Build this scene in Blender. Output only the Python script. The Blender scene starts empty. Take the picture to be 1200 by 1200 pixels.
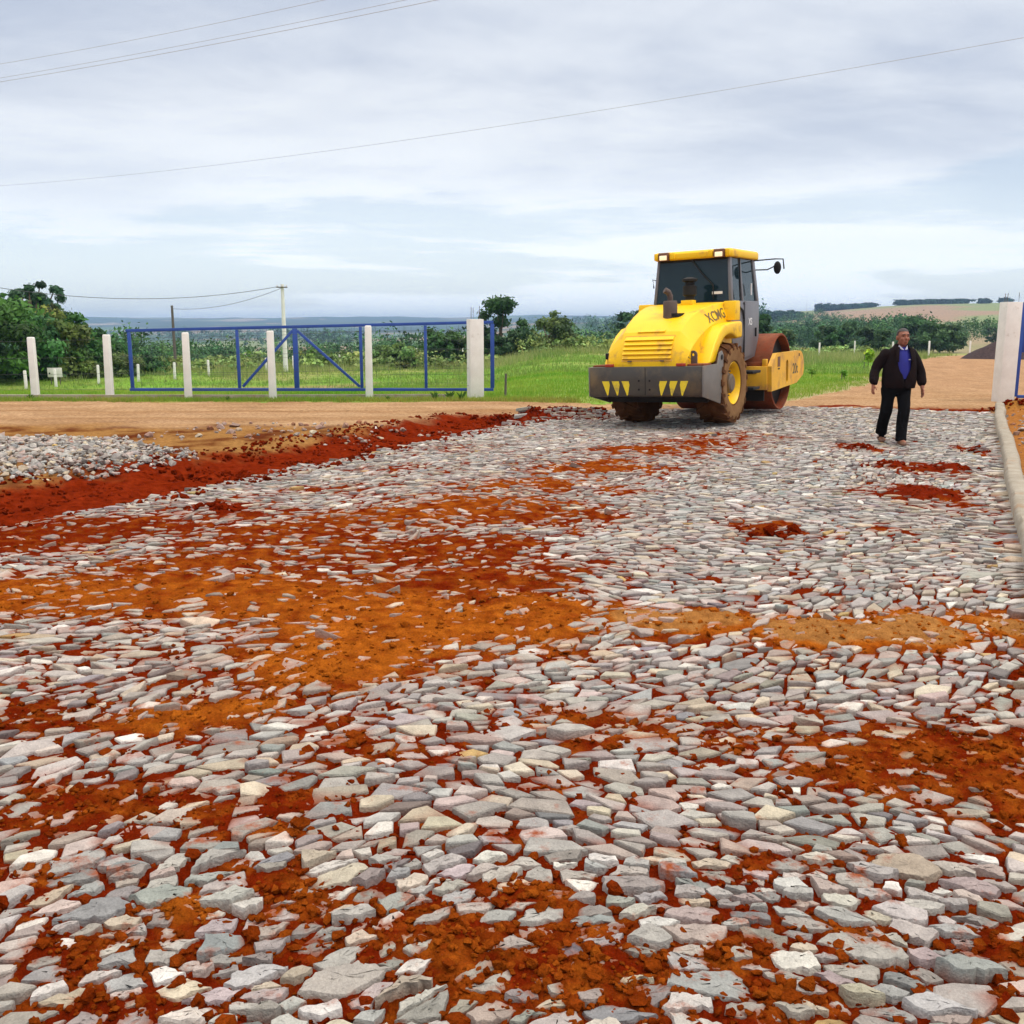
import bpy, bmesh, math, random
import time; T0 = time.time()
import numpy as np
from mathutils import Vector, Matrix, noise as mnoise
from mathutils.geometry import tessellate_polygon
random.seed(7); rng = np.random.default_rng(11)
sc = bpy.context.scene
COL = sc.collection
PI = math.pi
# ------------------------------------------------------------------ camera measurements
F = 1150.0; H = 1.72; P = math.atan(215 / F)
def ray(u, v):
    a = (u - 600) / F; b = -(v - 600) / F
    return np.array([a, math.cos(P) + b * math.sin(P), -math.sin(P) + b * math.cos(P)])
def G(u, v, z=0.0):                       # ground point seen at a photo position
    d = ray(u, v); return d * ((z - H) / d[2]) + np.array([0, 0, H])
def at_depth(u, v, y):
    d = ray(u, v); return d * (y / d[1]) + np.array([0, 0, H])
def z_for(x, y, v):                       # height of the point above (x, y) seen at row v
    b = -(v - 600) / F
    return H + y * (-math.sin(P) + b * math.cos(P)) / (math.cos(P) + b * math.sin(P))
# ------------------------------------------------------------------ noise
_perm = np.random.default_rng(3).permutation(1024)
_gr = np.random.default_rng(4).uniform(0, 2 * PI, 1024)
def perlin(x, y):
    xi = np.floor(x).astype(np.int64); yi = np.floor(y).astype(np.int64)
    xf = x - xi; yf = y - yi
    def g(ix, iy, dx, dy):
        h = _perm[(_perm[ix & 1023] + iy) & 1023]; a = _gr[h]
        return np.cos(a) * dx + np.sin(a) * dy
    u = xf * xf * xf * (xf * (xf * 6 - 15) + 10); v = yf * yf * yf * (yf * (yf * 6 - 15) + 10)
    n0 = g(xi, yi, xf, yf) * (1 - u) + g(xi + 1, yi, xf - 1, yf) * u
    n1 = g(xi, yi + 1, xf, yf - 1) * (1 - u) + g(xi + 1, yi + 1, xf - 1, yf - 1) * u
    return (n0 * (1 - v) + n1 * v) * 1.5
def fbm(x, y, oct=4, s=1.0, seed=0):
    x = np.asarray(x, float) * s + seed * 17.3; y = np.asarray(y, float) * s - seed * 9.1
    t = 0; a = .5
    for i in range(oct):
        t = t + a * perlin(x, y); x = x * 2.03 + 5.1; y = y * 2.03 - 3.7; a *= .5
    return t                               # about -0.6 .. 0.6
def sst(a, b, x):
    t = np.clip((x - a) / (b - a), 0, 1); return t * t * (3 - 2 * t)
# ------------------------------------------------------------------ object helpers
def tag(o, label=None, cat=None, group=None, kind=None):
    if label: o['label'] = label
    if cat: o['category'] = cat
    if group: o['group'] = group
    if kind: o['kind'] = kind
    return o
def link(name, me, parent=None):
    o = bpy.data.objects.new(name, me); COL.objects.link(o)
    if parent is not None: o.parent = parent
    return o
def empty(name, loc=(0, 0, 0), rz=0, parent=None):
    o = bpy.data.objects.new(name, None); COL.objects.link(o); o.location = loc; o.rotation_euler = (0, 0, rz)
    o.empty_display_size = .2
    if parent is not None: o.parent = parent
    return o
def mesh_np(name, V, Fs, mat=None, col=None, smooth=False):
    """V (n,3); Fs list of (m,k) int arrays; col (n,3) linear colour per vertex"""
    me = bpy.data.meshes.new(name)
    V = np.ascontiguousarray(V, np.float32)
    Fs = [np.asarray(f, np.int32) for f in Fs if len(f)]
    lv = np.concatenate([f.ravel() for f in Fs]); tot = np.concatenate([np.full(len(f), f.shape[1], np.int32) for f in Fs])
    st = np.concatenate([[0], np.cumsum(tot)[:-1]]).astype(np.int32)
    me.vertices.add(len(V)); me.vertices.foreach_set('co', V.ravel())
    me.loops.add(len(lv)); me.loops.foreach_set('vertex_index', lv)
    me.polygons.add(len(tot)); me.polygons.foreach_set('loop_start', st)
    me.polygons.foreach_set('use_smooth', np.full(len(tot), smooth))
    me.update(calc_edges=True)
    if col is not None:
        a = me.color_attributes.new('Col', 'FLOAT_COLOR', 'POINT')
        c = np.ones((len(V), 4), np.float32); c[:, :3] = col; a.data.foreach_set('color', c.ravel())
    if mat: me.materials.append(mat)
    return me
class MB:
    def __init__(s): s.bm = bmesh.new()
    def face(s, vs):
        try: return s.bm.faces.new(vs)
        except ValueError: return None
    def box(s, c, d, rot=None):
        hx, hy, hz = d[0] / 2, d[1] / 2, d[2] / 2
        vs = []
        for x, y, z in ((-1,-1,-1),(1,-1,-1),(1,1,-1),(-1,1,-1),(-1,-1,1),(1,-1,1),(1,1,1),(-1,1,1)):
            p = Vector((x * hx, y * hy, z * hz))
            if rot is not None: p = rot @ p
            vs.append(s.bm.verts.new(p + Vector(c)))
        for f in ((0,3,2,1),(4,5,6,7),(0,1,5,4),(1,2,6,5),(2,3,7,6),(3,0,4,7)): s.face([vs[i] for i in f])
        return s
    def hexa(s, pts):                     # eight corners: bottom four then top four
        vs = [s.bm.verts.new(p) for p in pts]
        for f in ((0,3,2,1),(4,5,6,7),(0,1,5,4),(1,2,6,5),(2,3,7,6),(3,0,4,7)): s.face([vs[i] for i in f])
        return s
    def prism(s, poly, axis, a0, a1, holes=()):
        loops = [list(poly)] + [list(h) for h in holes]
        def P3(p, a):
            return Vector({'x': (a, p[0], p[1]), 'y': (p[0], a, p[1]), 'z': (p[0], p[1], a)}[axis])
        A, B = [], []
        for L in loops:
            A.append([s.bm.verts.new(P3(p, a0)) for p in L]); B.append([s.bm.verts.new(P3(p, a1)) for p in L])
        if holes:
            tr = tessellate_polygon([[Vector((p[0], p[1], 0)) for p in L] for L in loops])
            fa = [v for L in A for v in L]; fb = [v for L in B for v in L]
            for t in tr: s.face([fa[i] for i in t]); s.face([fb[i] for i in t])
        else:
            s.face(A[0][::-1]); s.face(B[0])
        for a, b in zip(A, B):
            n = len(a)
            for i in range(n): s.face([a[i], a[(i + 1) % n], b[(i + 1) % n], b[i]])
        return s
    def rings(s, R, caps=True, closed=True):
        L = [[s.bm.verts.new(p) for p in r] for r in R]; n = len(L[0])
        for a, b in zip(L, L[1:]):
            for i in range(n if closed else n - 1): s.face([a[i], a[(i + 1) % n], b[(i + 1) % n], b[i]])
        if caps: s.face(L[0][::-1]); s.face(L[-1])
        return s
    def tube(s, pts, r, n=8, caps=True):
        pts = [Vector(p) for p in pts]; R = []
        rs = r if isinstance(r, (list, tuple)) else [r] * len(pts)
        for i, p in enumerate(pts):
            t = (pts[min(i + 1, len(pts) - 1)] - pts[max(i - 1, 0)]).normalized()
            q = t.cross(Vector((0, 0, 1)))
            if q.length < 1e-3: q = t.cross(Vector((0, 1, 0)))
            q.normalize(); w = q.cross(t)
            e = rs[i] if isinstance(rs[i], (tuple, list)) else (rs[i], rs[i])
            R.append([p + q * e[0] * math.cos(2 * PI * k / n) + w * e[1] * math.sin(2 * PI * k / n) for k in range(n)])
        return s.rings(R, caps)
    def lathe(s, prof, axis='z', c=(0, 0, 0), n=32, closed=False):
        R = []
        for r, h in prof:
            ring = []
            for k in range(n):
                a = 2 * PI * k / n; x, y = r * math.cos(a), r * math.sin(a)
                p = {'z': (x, y, h), 'x': (h, x, y), 'y': (x, h, y)}[axis]
                ring.append(Vector(p) + Vector(c))
            R.append(ring)
        if closed: R.append(R[0])
        if closed:
            L = [[s.bm.verts.new(p) for p in r] for r in R[:-1]]; L.append(L[0])
            for a, b in zip(L, L[1:]):
                for i in range(n): s.face([a[i], a[(i + 1) % n], b[(i + 1) % n], b[i]])
            return s
        return s.rings(R, True)
    def ball(s, c, r, seg=12, rot=None):
        r = r if isinstance(r, (tuple, list)) else (r, r, r)
        m = Matrix.Translation(c) @ (rot.to_4x4() if rot is not None else Matrix()) @ Matrix.Diagonal((r[0], r[1], r[2], 1))
        bmesh.ops.create_uvsphere(s.bm, u_segments=seg, v_segments=max(6, seg // 2), radius=1, matrix=m); return s
    def obj(s, name, mat=None, parent=None, bevel=0, seg=2, smooth=35, normals=True):
        bm = s.bm
        if normals: bmesh.ops.recalc_face_normals(bm, faces=bm.faces)
        if bevel:
            ed = [e for e in bm.edges if len(e.link_faces) == 2 and e.calc_face_angle(0) > math.radians(28)]
            bmesh.ops.bevel(bm, geom=ed, offset=bevel, segments=seg, profile=.5, affect='EDGES', clamp_overlap=True)
        me = bpy.data.meshes.new(name); bm.to_mesh(me); bm.free()
        if smooth:
            me.polygons.foreach_set('use_smooth', [True] * len(me.polygons)); me.set_sharp_from_angle(angle=math.radians(smooth))
        if mat: me.materials.append(mat)
        return link(name, me, parent)
def baked(bm, mods, mat=None, name='body'):
    me = bpy.data.meshes.new(name); bm.to_mesh(me); bm.free()
    o = bpy.data.objects.new('work', me); COL.objects.link(o)
    for t, kw in mods:
        m = o.modifiers.new(t, t)
        for k, v in kw.items(): setattr(m, k, v)
    dg = bpy.context.evaluated_depsgraph_get(); dg.update()
    out = bpy.data.meshes.new_from_object(o.evaluated_get(dg)); out.name = name
    bpy.data.objects.remove(o); bpy.data.meshes.remove(me)
    out.polygons.foreach_set('use_smooth', [True] * len(out.polygons))
    out.materials.clear()
    if mat: out.materials.append(mat)
    return out
def text_mesh(s, size, depth=.002):
    cu = bpy.data.curves.new('lettering', 'FONT'); cu.body = s; cu.size = size; cu.extrude = depth; cu.align_x = 'CENTER'; cu.align_y = 'CENTER'
    cu.offset = size * .012
    o = bpy.data.objects.new('work', cu); COL.objects.link(o)
    dg = bpy.context.evaluated_depsgraph_get(); dg.update()
    me = bpy.data.meshes.new_from_object(o.evaluated_get(dg)); bpy.data.objects.remove(o); return me
# ------------------------------------------------------------------ materials
def mat(name, c1, c2=None, scale=4.0, rough=.6, bump=0.0, bscale=40.0, metal=0.0, attr=False, c3=None, s3=1.5, amt3=.5, spec=.5, trans=0.0, pos=False, speck=0.0):
    """base colour mixed by noise between c1 and c2 (times the colour attribute when attr), optional grime colour c3 in patches, noise bump"""
    m = bpy.data.materials.new(name); m.use_nodes = True; nt = m.node_tree; N = nt.nodes; L = nt.links
    b = N['Principled BSDF']; b.inputs['Roughness'].default_value = rough; b.inputs['Metallic'].default_value = metal
    b.inputs['Specular IOR Level'].default_value = spec
    tc = N.new('ShaderNodeNewGeometry' if pos else 'ShaderNodeTexCoord'); CO = tc.outputs['Position' if pos else 'Object']
    def noise(sc_, det=5, rg=.55):
        n = N.new('ShaderNodeTexNoise'); n.inputs['Scale'].default_value = sc_; n.inputs['Detail'].default_value = det; n.inputs['Roughness'].default_value = rg
        L.new(CO, n.inputs['Vector']); return n
    def ramp(src, a, bb):
        r = N.new('ShaderNodeMapRange'); r.inputs[1].default_value = a; r.inputs[2].default_value = bb; L.new(src, r.inputs[0]); return r.outputs[0]
    def mix(f, a, bb, mode='MIX'):
        x = N.new('ShaderNodeMix'); x.data_type = 'RGBA'; x.blend_type = mode
        for k, val in ((0, f), (6, a), (7, bb)):
            if hasattr(val, 'is_linked'): L.new(val, x.inputs[k])
            elif k == 0: x.inputs[0].default_value = val
            else: x.inputs[k].default_value = (*val, 1)
        return x.outputs[2]
    n1 = noise(scale)
    out = mix(ramp(n1.outputs[0], .3, .7), c1, c2 or c1)
    if attr:
        a = N.new('ShaderNodeAttribute'); a.attribute_name = 'Col'
        out = mix(1.0, out, a.outputs['Color'], 'MULTIPLY')
    if speck:
        n5 = noise(scale * 7, 3, .7); out = mix(1.0, out, mix(ramp(n5.outputs[0], .34, .66), (1 - speck,) * 3, (1 + speck * .7,) * 3), 'MULTIPLY')
    if c3:
        n3 = noise(s3, 8, .65)
        out = mix(ramp(n3.outputs[0], .62 - amt3 * .3, .70 - amt3 * .1), out, c3)
    L.new(out, b.inputs['Base Color'])
    if bump:
        nb = noise(bscale, 6, .6); bp = N.new('ShaderNodeBump'); bp.inputs['Strength'].default_value = bump; bp.inputs['Distance'].default_value = .02
        L.new(nb.outputs[0], bp.inputs['Height']); L.new(bp.outputs[0], b.inputs['Normal'])
    if trans:
        tr = N.new('ShaderNodeBsdfTranslucent'); L.new(out, tr.inputs['Color'])
        ms = N.new('ShaderNodeMixShader'); ms.inputs[0].default_value = trans
        L.new(b.outputs[0], ms.inputs[1]); L.new(tr.outputs[0], ms.inputs[2]); L.new(ms.outputs[0], N['Material Output'].inputs[0])
    return m
def glass_mat(name, col, rough=.05, alpha_t=.25):
    m = bpy.data.materials.new(name); m.use_nodes = True; nt = m.node_tree; N = nt.nodes; L = nt.links
    b = N['Principled BSDF']; b.inputs['Base Color'].default_value = (*col, 1); b.inputs['Roughness'].default_value = rough
    t = N.new('ShaderNodeBsdfTransparent'); t.inputs[0].default_value = (.5, .62, .68, 1)
    ms = N.new('ShaderNodeMixShader'); ms.inputs[0].default_value = alpha_t
    L.new(b.outputs[0], ms.inputs[1]); L.new(t.outputs[0], ms.inputs[2]); L.new(ms.outputs[0], N['Material Output'].inputs[0]); return m
WHITE = (1, 1, 1)
M = dict(
    soil=mat('soil', (1.2, 1.2, 1.2), (.66, .60, .58), 13, 1, 1.0, 70, attr=True, spec=0, pos=True, speck=.25),
    stone=mat('stone', (1.14, 1.14, 1.13), (.78, .78, .78), 19, .8, .6, 90, attr=True, c3=(.27, .06, .015), s3=5, amt3=.12, spec=.25, pos=True, speck=.16),
    terrain=mat('terrain', (1.12, 1.12, 1.1), (.82, .85, .82), .7, .95, .5, 8, attr=True, spec=.1),
    leaf=mat('leaf', (1.15, 1.15, 1.1), (.85, .88, .9), .8, .6, attr=True, trans=.3, spec=.25),
    farleaf=mat('far_leaf', (1.25, 1.2, 1.1), (.75, .82, .9), .05, .8, attr=True, spec=.1),
    bark=mat('bark', (.16, .11, .07), (.09, .065, .045), 12, .9, .6, 40),
    yellow=mat('yellow_paint', (.90, .56, .006), (.84, .50, .006), 3, .42, .05, 60, c3=(.55, .30, .04), s3=3.1, amt3=.2, spec=.3),
    yellow_dirty=mat('dusty_yellow_paint', (.80, .43, .02), (.70, .36, .025), 3, .5, .1, 60, c3=(.42, .20, .06), s3=2.5, amt3=.38),
    grey=mat('grey_paint', (.155, .155, .175), (.125, .125, .14), 3, .42, .04, 50, c3=(.2, .16, .12), s3=2, amt3=.12),
    counter=mat('dark_counterweight_paint', (.075, .066, .052), (.04, .038, .036), 1.2, .36, .06, 50, c3=(.16, .115, .06), s3=1.1, amt3=.42),
    side_plate=mat('dusty_dark_plate', (.17, .155, .14), (.12, .11, .10), 2, .5, .06, 50, c3=(.22, .17, .12), s3=2, amt3=.35),
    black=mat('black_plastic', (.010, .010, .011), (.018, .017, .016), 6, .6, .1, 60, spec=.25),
    steel_rust=mat('muddy_drum_steel', (.17, .048, .024), (.29, .10, .05), 6, .85, .5, 30, spec=.15, c3=(.22, .03, .008), s3=3, amt3=.5),
    sidemud=mat('dried_mud', (.26, .15, .07), (.18, .09, .04), 6, .95, .4, 50, spec=.05),
    rubber=mat('muddy_rubber', (.085, .035, .016), (.16, .07, .03), 5, .95, .5, 40, c3=(.07, .035, .02), s3=3.5, amt3=.45, spec=.05),
    rust=mat('brown_exhaust', (.11, .075, .06), (.07, .05, .045), 6, .7, .2, 40),
    hub=mat('muddy_hub', (.10, .085, .07), (.16, .11, .07), 8, .7, .3, 40),
    glass=glass_mat('tinted_glass', (.012, .03, .042), .04, .22),
    lamp=mat('lamp_lens', (.95, .85, .62), (.9, .76, .5), 20, .25),
    brownlens=mat('lamp_housing', (.18, .07, .03), (.14, .06, .03), 8, .6),
    white=mat('white_decal', (.75, .75, .75), None, 5, .5),
    chrome=mat('worn_steel', (.38, .37, .36), (.3, .28, .26), 8, .35, metal=.8),
    blue=mat('blue_gate_paint', (.018, .07, .34), (.014, .055, .28), 5, .45, .05, 50),
    whitewash=mat('whitewashed_concrete', (.80, .78, .74), (.68, .65, .61), 3, .85, .35, 50, c3=(.42, .36, .28), s3=2.2, amt3=.06),
    concrete=mat('concrete', (.36, .315, .25), (.26, .215, .155), 6, .9, .5, 60, c3=(.30, .19, .11), s3=2.2, amt3=.12),
    polecon=mat('pole_concrete', (.78, .77, .74), (.68, .67, .64), 3, .85),
    wood=mat('weathered_wood', (.14, .12, .10), (.10, .085, .07), 6, .9),
    wire=mat('wire', (.06, .065, .07), None, 5, .6),
    sky_wire=mat('cable', (.42, .43, .46), None, 5, .7),
    skin=mat('skin', (.30, .115, .065), (.26, .09, .05), 25, .55),
    hair=mat('hair', (.035, .028, .026), (.07, .06, .06), 40, .8),
    jacket=mat('black_jacket', (.008, .006, .007), (.012, .005, .005), 7, .9, .5, 30, spec=.12),
    trouser=mat('black_trouser', (.004, .004, .005), (.007, .007, .008), 9, .95, .4, 30, spec=.08),
    shirt=mat('blue_shirt', (.008, .011, .21), (.006, .008, .16), 12, .8, .2, 50),
    collar=mat('pale_collar', (.45, .45, .55), None, 8, .8),
    shoe=mat('brown_shoe', (.16, .065, .03), (.10, .04, .02), 14, .6, .3, 40),
    mound=mat('dark_gravel', (.075, .048, .046), (.035, .025, .026), 6, .95, 1.0, 18, spec=.1),
)
# ------------------------------------------------------------------ terrain height
RD = np.array([.4226, .9063]); RN = np.array([.9063, -.4226])        # road heading and its right-hand normal
_cols = [-16, -4, 3, 12, 23, 32]                                        # azimuth, degrees right of straight ahead
_dist = [0, 24, 35, 60, 85, 120, 180, 300, 500, 750, 1050, 1350, 1900, 3000, 4500, 6000, 9000]
_prof = np.array([
    [0, 0, -.5, -1.95, -1.9, -2.4, -5.5, -13, -15, -16, -17, -18, -20, -14, 16, 66, 60],
    [0, 0, -.4, -1.5, -1.7, -2.4, -5.5, -13, -15, -16, -16, -16, -17, -12, 18, 64, 60],
    [0, 0, -.15, -.25, -.3, -.9, -5, -13, -16, -14, -9, -4, 8, 26, 40, 78, 70],
    [0, 0, -.2, -.6, -.9, -1.6, -4, -6.5, -6, -1, 8, 21, 32, 20, 30, 60, 60],
    [0, 0, -.2, -.6, -.75, -1.2, -2.4, -2.6, .0, 6, 17, 31, 22, 15, 30, 60, 60],
    [0, 0, -.2, -.6, -.9, -1.2, -1.6, -.8, 2.5, 9, 19, 32, 24, 15, 30, 60, 60]], float)
def base_z(x, y):
    """ground without soil crumbs"""
    x = np.asarray(x, float); y = np.asarray(y, float)
    d = np.hypot(x, y); az = np.degrees(np.arctan2(x, np.maximum(y, 1e-6)))
    az = np.where(y < 0, np.sign(x) * 60, az)
    yy = np.clip(np.where(d < 90, np.maximum(y, 0), d), 0, 9000)
    c = np.clip(np.interp(az, _cols, np.arange(6)), 0, 4.9999); i = c.astype(int); f = c - i; f = f * f * (3 - 2 * f)
    ld = np.log1p(np.asarray(_dist)); ly = np.log1p(yy)
    zs = np.stack([np.interp(ly, ld, _prof[k]) for k in range(6)])
    z = np.take_along_axis(zs, i[None], 0)[0] * (1 - f) + np.take_along_axis(zs, i[None] + 1, 0)[0] * f
    far = sst(150, 800, d)
    z = z + far * fbm(x, y, 4, 1 / 900., 5) * np.interp(d, [150, 1000, 3000, 9000], [0, 10, 22, 30])
    mid = sst(25, 60, d) * (1 - far)
    z = z + mid * fbm(x, y, 3, 1 / 18., 6) * .35
    # the road under work: camber, ditch and bank on its left, dirt road, heaps
    r = x * RN[0] + y * RN[1]; s = x * RD[0] + y * RD[1]
    near = 1 - sst(22.5, 25, y)
    z = z + near * (-.018 * np.clip(-3.6 - r, 0, 4.2) + .022 * fbm(x, y, 2, .45, 1))
    dz = -.14 * sst(-7.85, -8.25, r) * (1 - sst(-9.0, -9.8, r)) * (1 - sst(19.0, 20.6, y))
    z = z + near * (dz + .075 * sst(-7.6, -9.6, r))
    # low dump of broken stone left of the ditch
    q = np.hypot((x + 8.0) / 3.3, (y - 12.8) / 2.6) + .35 * fbm(x, y, 2, .6, 8)
    z = z + .12 * (1 - sst(.35, 1.12, q)) * sst(-9.2, -9.9, r)
    # little red spoil heaps
    for (hx, hy, a, b, h) in HEAPS:
        q = np.hypot((x - hx) / a, (y - hy) / b) + .55 * fbm(x, y, 3, 2.2, 9)
        z = z + h * (1 - sst(.05, 1.05, q))
    # ruts on the dirt road and verge behind the kerb
    z = z + .05 * sst(.55, 1.1, r) * near * (1 + 2 * fbm(x, y, 3, 1.3, 12))
    return z
def heap(u, v, a, b, h): g = G(u, v); return (g[0], g[1], a, b, h)
HEAPS = [heap(1084, 581, .46, .30, .075), heap(1103, 551, .34, .22, .06), heap(1012, 527, .25, .2, .05), heap(1043, 548, .28, .2, .05),
         heap(662, 486, 1.3, .55, .22), heap(600, 487, .8, .35, .10), heap(900, 624, .26, .2, .03), heap(250, 592, .26, .2, .05), heap(1145, 530, .15, .15, .05),
         heap(1186, 482, .6, .45, .20), heap(985, 476, .9, .25, .05)]
# ------------------------------------------------------------------ where red soil lies over the stones
SOIL = []
def blob(u, v, ru, rv, w, dry):
    c = G(u, v); n = G(u, v - rv); f = G(u, v + rv); rx = ru / F * c[1]
    SOIL.append((c[0], (n[1] + f[1]) / 2, rx, (n[1] - f[1]) / 2, w, dry))
for b_ in [(150, 690, 300, 22, .85, .75), (-60, 700, 200, 22, 1, .8), (330, 705, 160, 20, .9, .7), (440, 735, 150, 36, .86, .95), (545, 738, 110, 28, .86, .9), (400, 775, 95, 32, .95, 1), (640, 715, 70, 14, 1, .75),
           (640, 740, 60, 22, .7, .8), (800, 727, 85, 15, 1.05, 1.25), (960, 740, 90, 17, 1.05, 1.3), (1060, 742, 60, 18, 1, 1.3), (1180, 738, 55, 22, .75, 1.3), (250, 840, 75, 16, 1.1, .9), (190, 850, 60, 10, .8, .9),
           (560, 685, 110, 20, .9, .25), (480, 655, 130, 18, .72, .2), (240, 655, 120, 16, .72, .4), (330, 625, 130, 16, .72, .25), (470, 605, 130, 14, .78, .45), (560, 590, 110, 12, .85, .5), (420, 640, 120, 12, .7, .35), (560, 640, 80, 12, .75, .2), (200, 680, 100, 12, .8, .4), (660, 660, 50, 12, .6, .2),
           (620, 567, 100, 12, .78, .5), (700, 547, 90, 10, .9, .45), (770, 527, 80, 8, 1.0, .3), (640, 604, 90, 14, .72, .3), (380, 570, 90, 9, .55, .1), (100, 612, 140, 14, 1.0, .1), (0, 628, 110, 16, 1.1, .1), (280, 600, 90, 9, .65, .1), (480, 545, 80, 6, .5, .05), (540, 520, 60, 5, .5, .05), (820, 520, 60, 7, .85, .2), (720, 575, 50, 8, .6, .3),
           (240, 590, 70, 9, .6, .05), (640, 530, 60, 7, .3, .3), (860, 512, 90, 8, .5, .2),
           (900, 622, 34, 9, 1.1, .35), (1084, 582, 48, 11, 1.5, .05), (1030, 576, 50, 5, .75, .1), (1103, 551, 34, 7, 1.3, .05), (1012, 526, 26, 5, 1.1, .1), (1140, 528, 10, 6, 1.1, .1), (1045, 549, 22, 5, 1, .1), (1050, 622, 30, 6, .5, .15),
           (1060, 895, 190, 40, .62, .3), (1160, 925, 90, 32, 1.0, .3), (1010, 915, 90, 18, .75, .3), (880, 865, 110, 22, .5, .35), (1000, 870, 60, 10, .6, .8), (700, 850, 80, 16, .55, .4), (720, 870, 60, 14, .4, .6),
           (560, 1120, 160, 60, .62, .35), (700, 1160, 120, 50, .6, .4), (500, 1085, 60, 30, .7, .35), (640, 1040, 70, 22, .55, .45), (60, 960, 120, 30, .5, .3), (260, 950, 160, 22, .35, .2), (215, 1075, 40, 12, .9, 1.1), (150, 1110, 100, 40, .45, .3),
           (330, 1060, 90, 40, .5, .35), (880, 1000, 80, 20, .35, .3), (1010, 1110, 60, 40, .45, .45), (1180, 1120, 40, 50, .5, .2), (40, 845, 90, 14, .4, .2), (140, 1180, 120, 30, .35, .3), (420, 880, 120, 20, .3, .5), (830, 1130, 60, 30, .4, .4),
           (930, 1180, 70, 30, .5, .3), (1160, 880, 80, 16, .6, .3), (300, 985, 60, 12, .45, .8), (40, 1030, 60, 20, .4, .3)]:
    blob(*b_)
def soil_mask(x, y):
    x = np.asarray(x, float); y = np.asarray(y, float)
    m = np.zeros_like(x); dry = np.zeros_like(x); wsum = np.full_like(x, 1e-3)
    wx = x + .25 * fbm(x, y, 3, 1.6, 21) * np.clip(y / 5, .4, 1.6); wy = y + .3 * fbm(x, y, 3, 1.6, 22) * np.clip(y / 5, .4, 2.2)
    for cx, cy, rx, ry, w, d in SOIL:
        q = ((wx - cx) / rx) ** 2 + ((wy - cy) / ry) ** 2
        g = w * np.exp(-q * .9); m = np.maximum(m, g) + .15 * np.minimum(m, g); g2 = g * g; dry += g2 * d; wsum += g2
    dry = dry / wsum * np.clip(m * 1.6, 0, 1)
    n = fbm(x, y, 4, 2.3, 23) * .7 + fbm(x, y, 3, 8, 24) * 1.15
    m = .92 * m + n * (.36 + .30 * np.clip(m, 0, 1)) + .10 * np.clip((5.8 - y) / 2.2, 0, 1) + .02 + .13 * sst(3.4, 4.4, y) * (1 - sst(8.5, 11, y)) + .09 * sst(-1.5, -3.5, x * RN[0] + y * RN[1])
    return m, dry
def soil_h(x, y):
    m, dry = soil_mask(x, y)
    h = -.016 + .042 * np.clip(m, -.2, 1.1) + .016 * np.clip(m * 1.5 - .3, 0, 1) * (fbm(x, y, 3, 7, 36) + .6 * fbm(x * .5, y * 1.5, 2, 18, 37))
    nearw = np.clip((7 - y) / 3.5, 0, 1)
    cr = fbm(x, y, 3, 26, 32)
    h = h + .012 * fbm(x, y, 3, 12, 31) + (.008 + .007 * nearw) * (np.abs(cr) * 1.6 - .25)
    return h, m, dry
# ------------------------------------------------------------------ the ground: one polar sheet out to the horizon, cut by kind of ground
rr = [1.0]
while rr[-1] < 8: rr.append(rr[-1] * 1.0045)
while rr[-1] < 30: rr.append(rr[-1] * 1.008)
while rr[-1] < 7000: rr.append(rr[-1] * 1.026)
rr = np.array(rr)
aa = np.concatenate([np.linspace(-180, -38, 60, endpoint=False), np.linspace(-38, 38, 600), np.linspace(38, 180, 60)[1:]])
aa = np.radians(aa)
Rg, Ag = np.meshgrid(rr, aa, indexing='ij')
X = Rg * np.sin(Ag); Y = Rg * np.cos(Ag)
r_ = X * RN[0] + Y * RN[1]; s_ = X * RD[0] + Y * RD[1]
Z = base_z(X, Y)
sh = np.zeros_like(X); sm = np.zeros_like(X); sd = np.zeros_like(X)
nm_ = (X * RN[0] + Y * RN[1] > -11.5) & (X * RN[0] + Y * RN[1] < 1.2) & (Y < 23) & (Y > -1.5)
sh[nm_], sm[nm_], sd[nm_] = soil_h(X[nm_], Y[nm_])
# boundary between the work site and the dirt road / grass
wob = fbm(X, Y, 4, .5, 41)
fence_y = 24.6 - .075 * (X + 1)                                          # line of posts and gate columns
onroad = (r_ > -8.0 + .25 * wob) & (r_ < .40) & (Y < 21.75 + .35 * wob)
ditch = (r_ <= -8.0 + .25 * wob) & (r_ > -9.6 + .9 * wob) & (Y < 20.3 + .6 * wob)
grass_edge = np.where(X < 1.9, 23.5 + .75 * wob, np.interp(X, [1.9, 6.3, 7.6, 10.1, 16, 26, 40, 55], [23.4, 23.3, 25.2, 30., 42, 66, 95, 120]) + 1.8 * wob * np.clip((Y - 22) / 12, .12, 2.0))
right_dirt = (X > 1.9)
is_grass = (Y > grass_edge) & (Rg < 170)
hillm = Rg >= 170
soilw = np.clip((onroad | ditch) * 1.0, 0, 1)
Z = Z + np.where(onroad, sh, np.where(ditch, .09 * fbm(X, Y, 4, 2.0, 43) + .03 * np.abs(fbm(X, Y, 3, 12, 44)), (~is_grass & ~hillm) * (.012 * fbm(X, Y, 4, 3, 45))))
Z = Z + (~onroad & ~is_grass & (Rg < 40)) * .05 * (fbm(X * .35, Y * 1.6, 3, 1., 47)) * np.clip((Y - 15) / 4, 0, 1)
dark = np.array([.150, .0135, .0022]); oran = np.array([.37, .098, .009]); tan_ = np.array([.44, .235, .092]); drygr = np.array([.36, .17, .05])
def lerp(a, b, t): return a + (b - a) * t[..., None]
crumb = fbm(X, Y, 4, 6, 51)
C = lerp(dark[None, None] * np.ones(X.shape + (3,)), oran, np.clip(sd * 1.0 + crumb * .9 + .5 * fbm(X * .6, Y * 1.5, 3, 17, 59) - .06, 0, 1))
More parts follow.
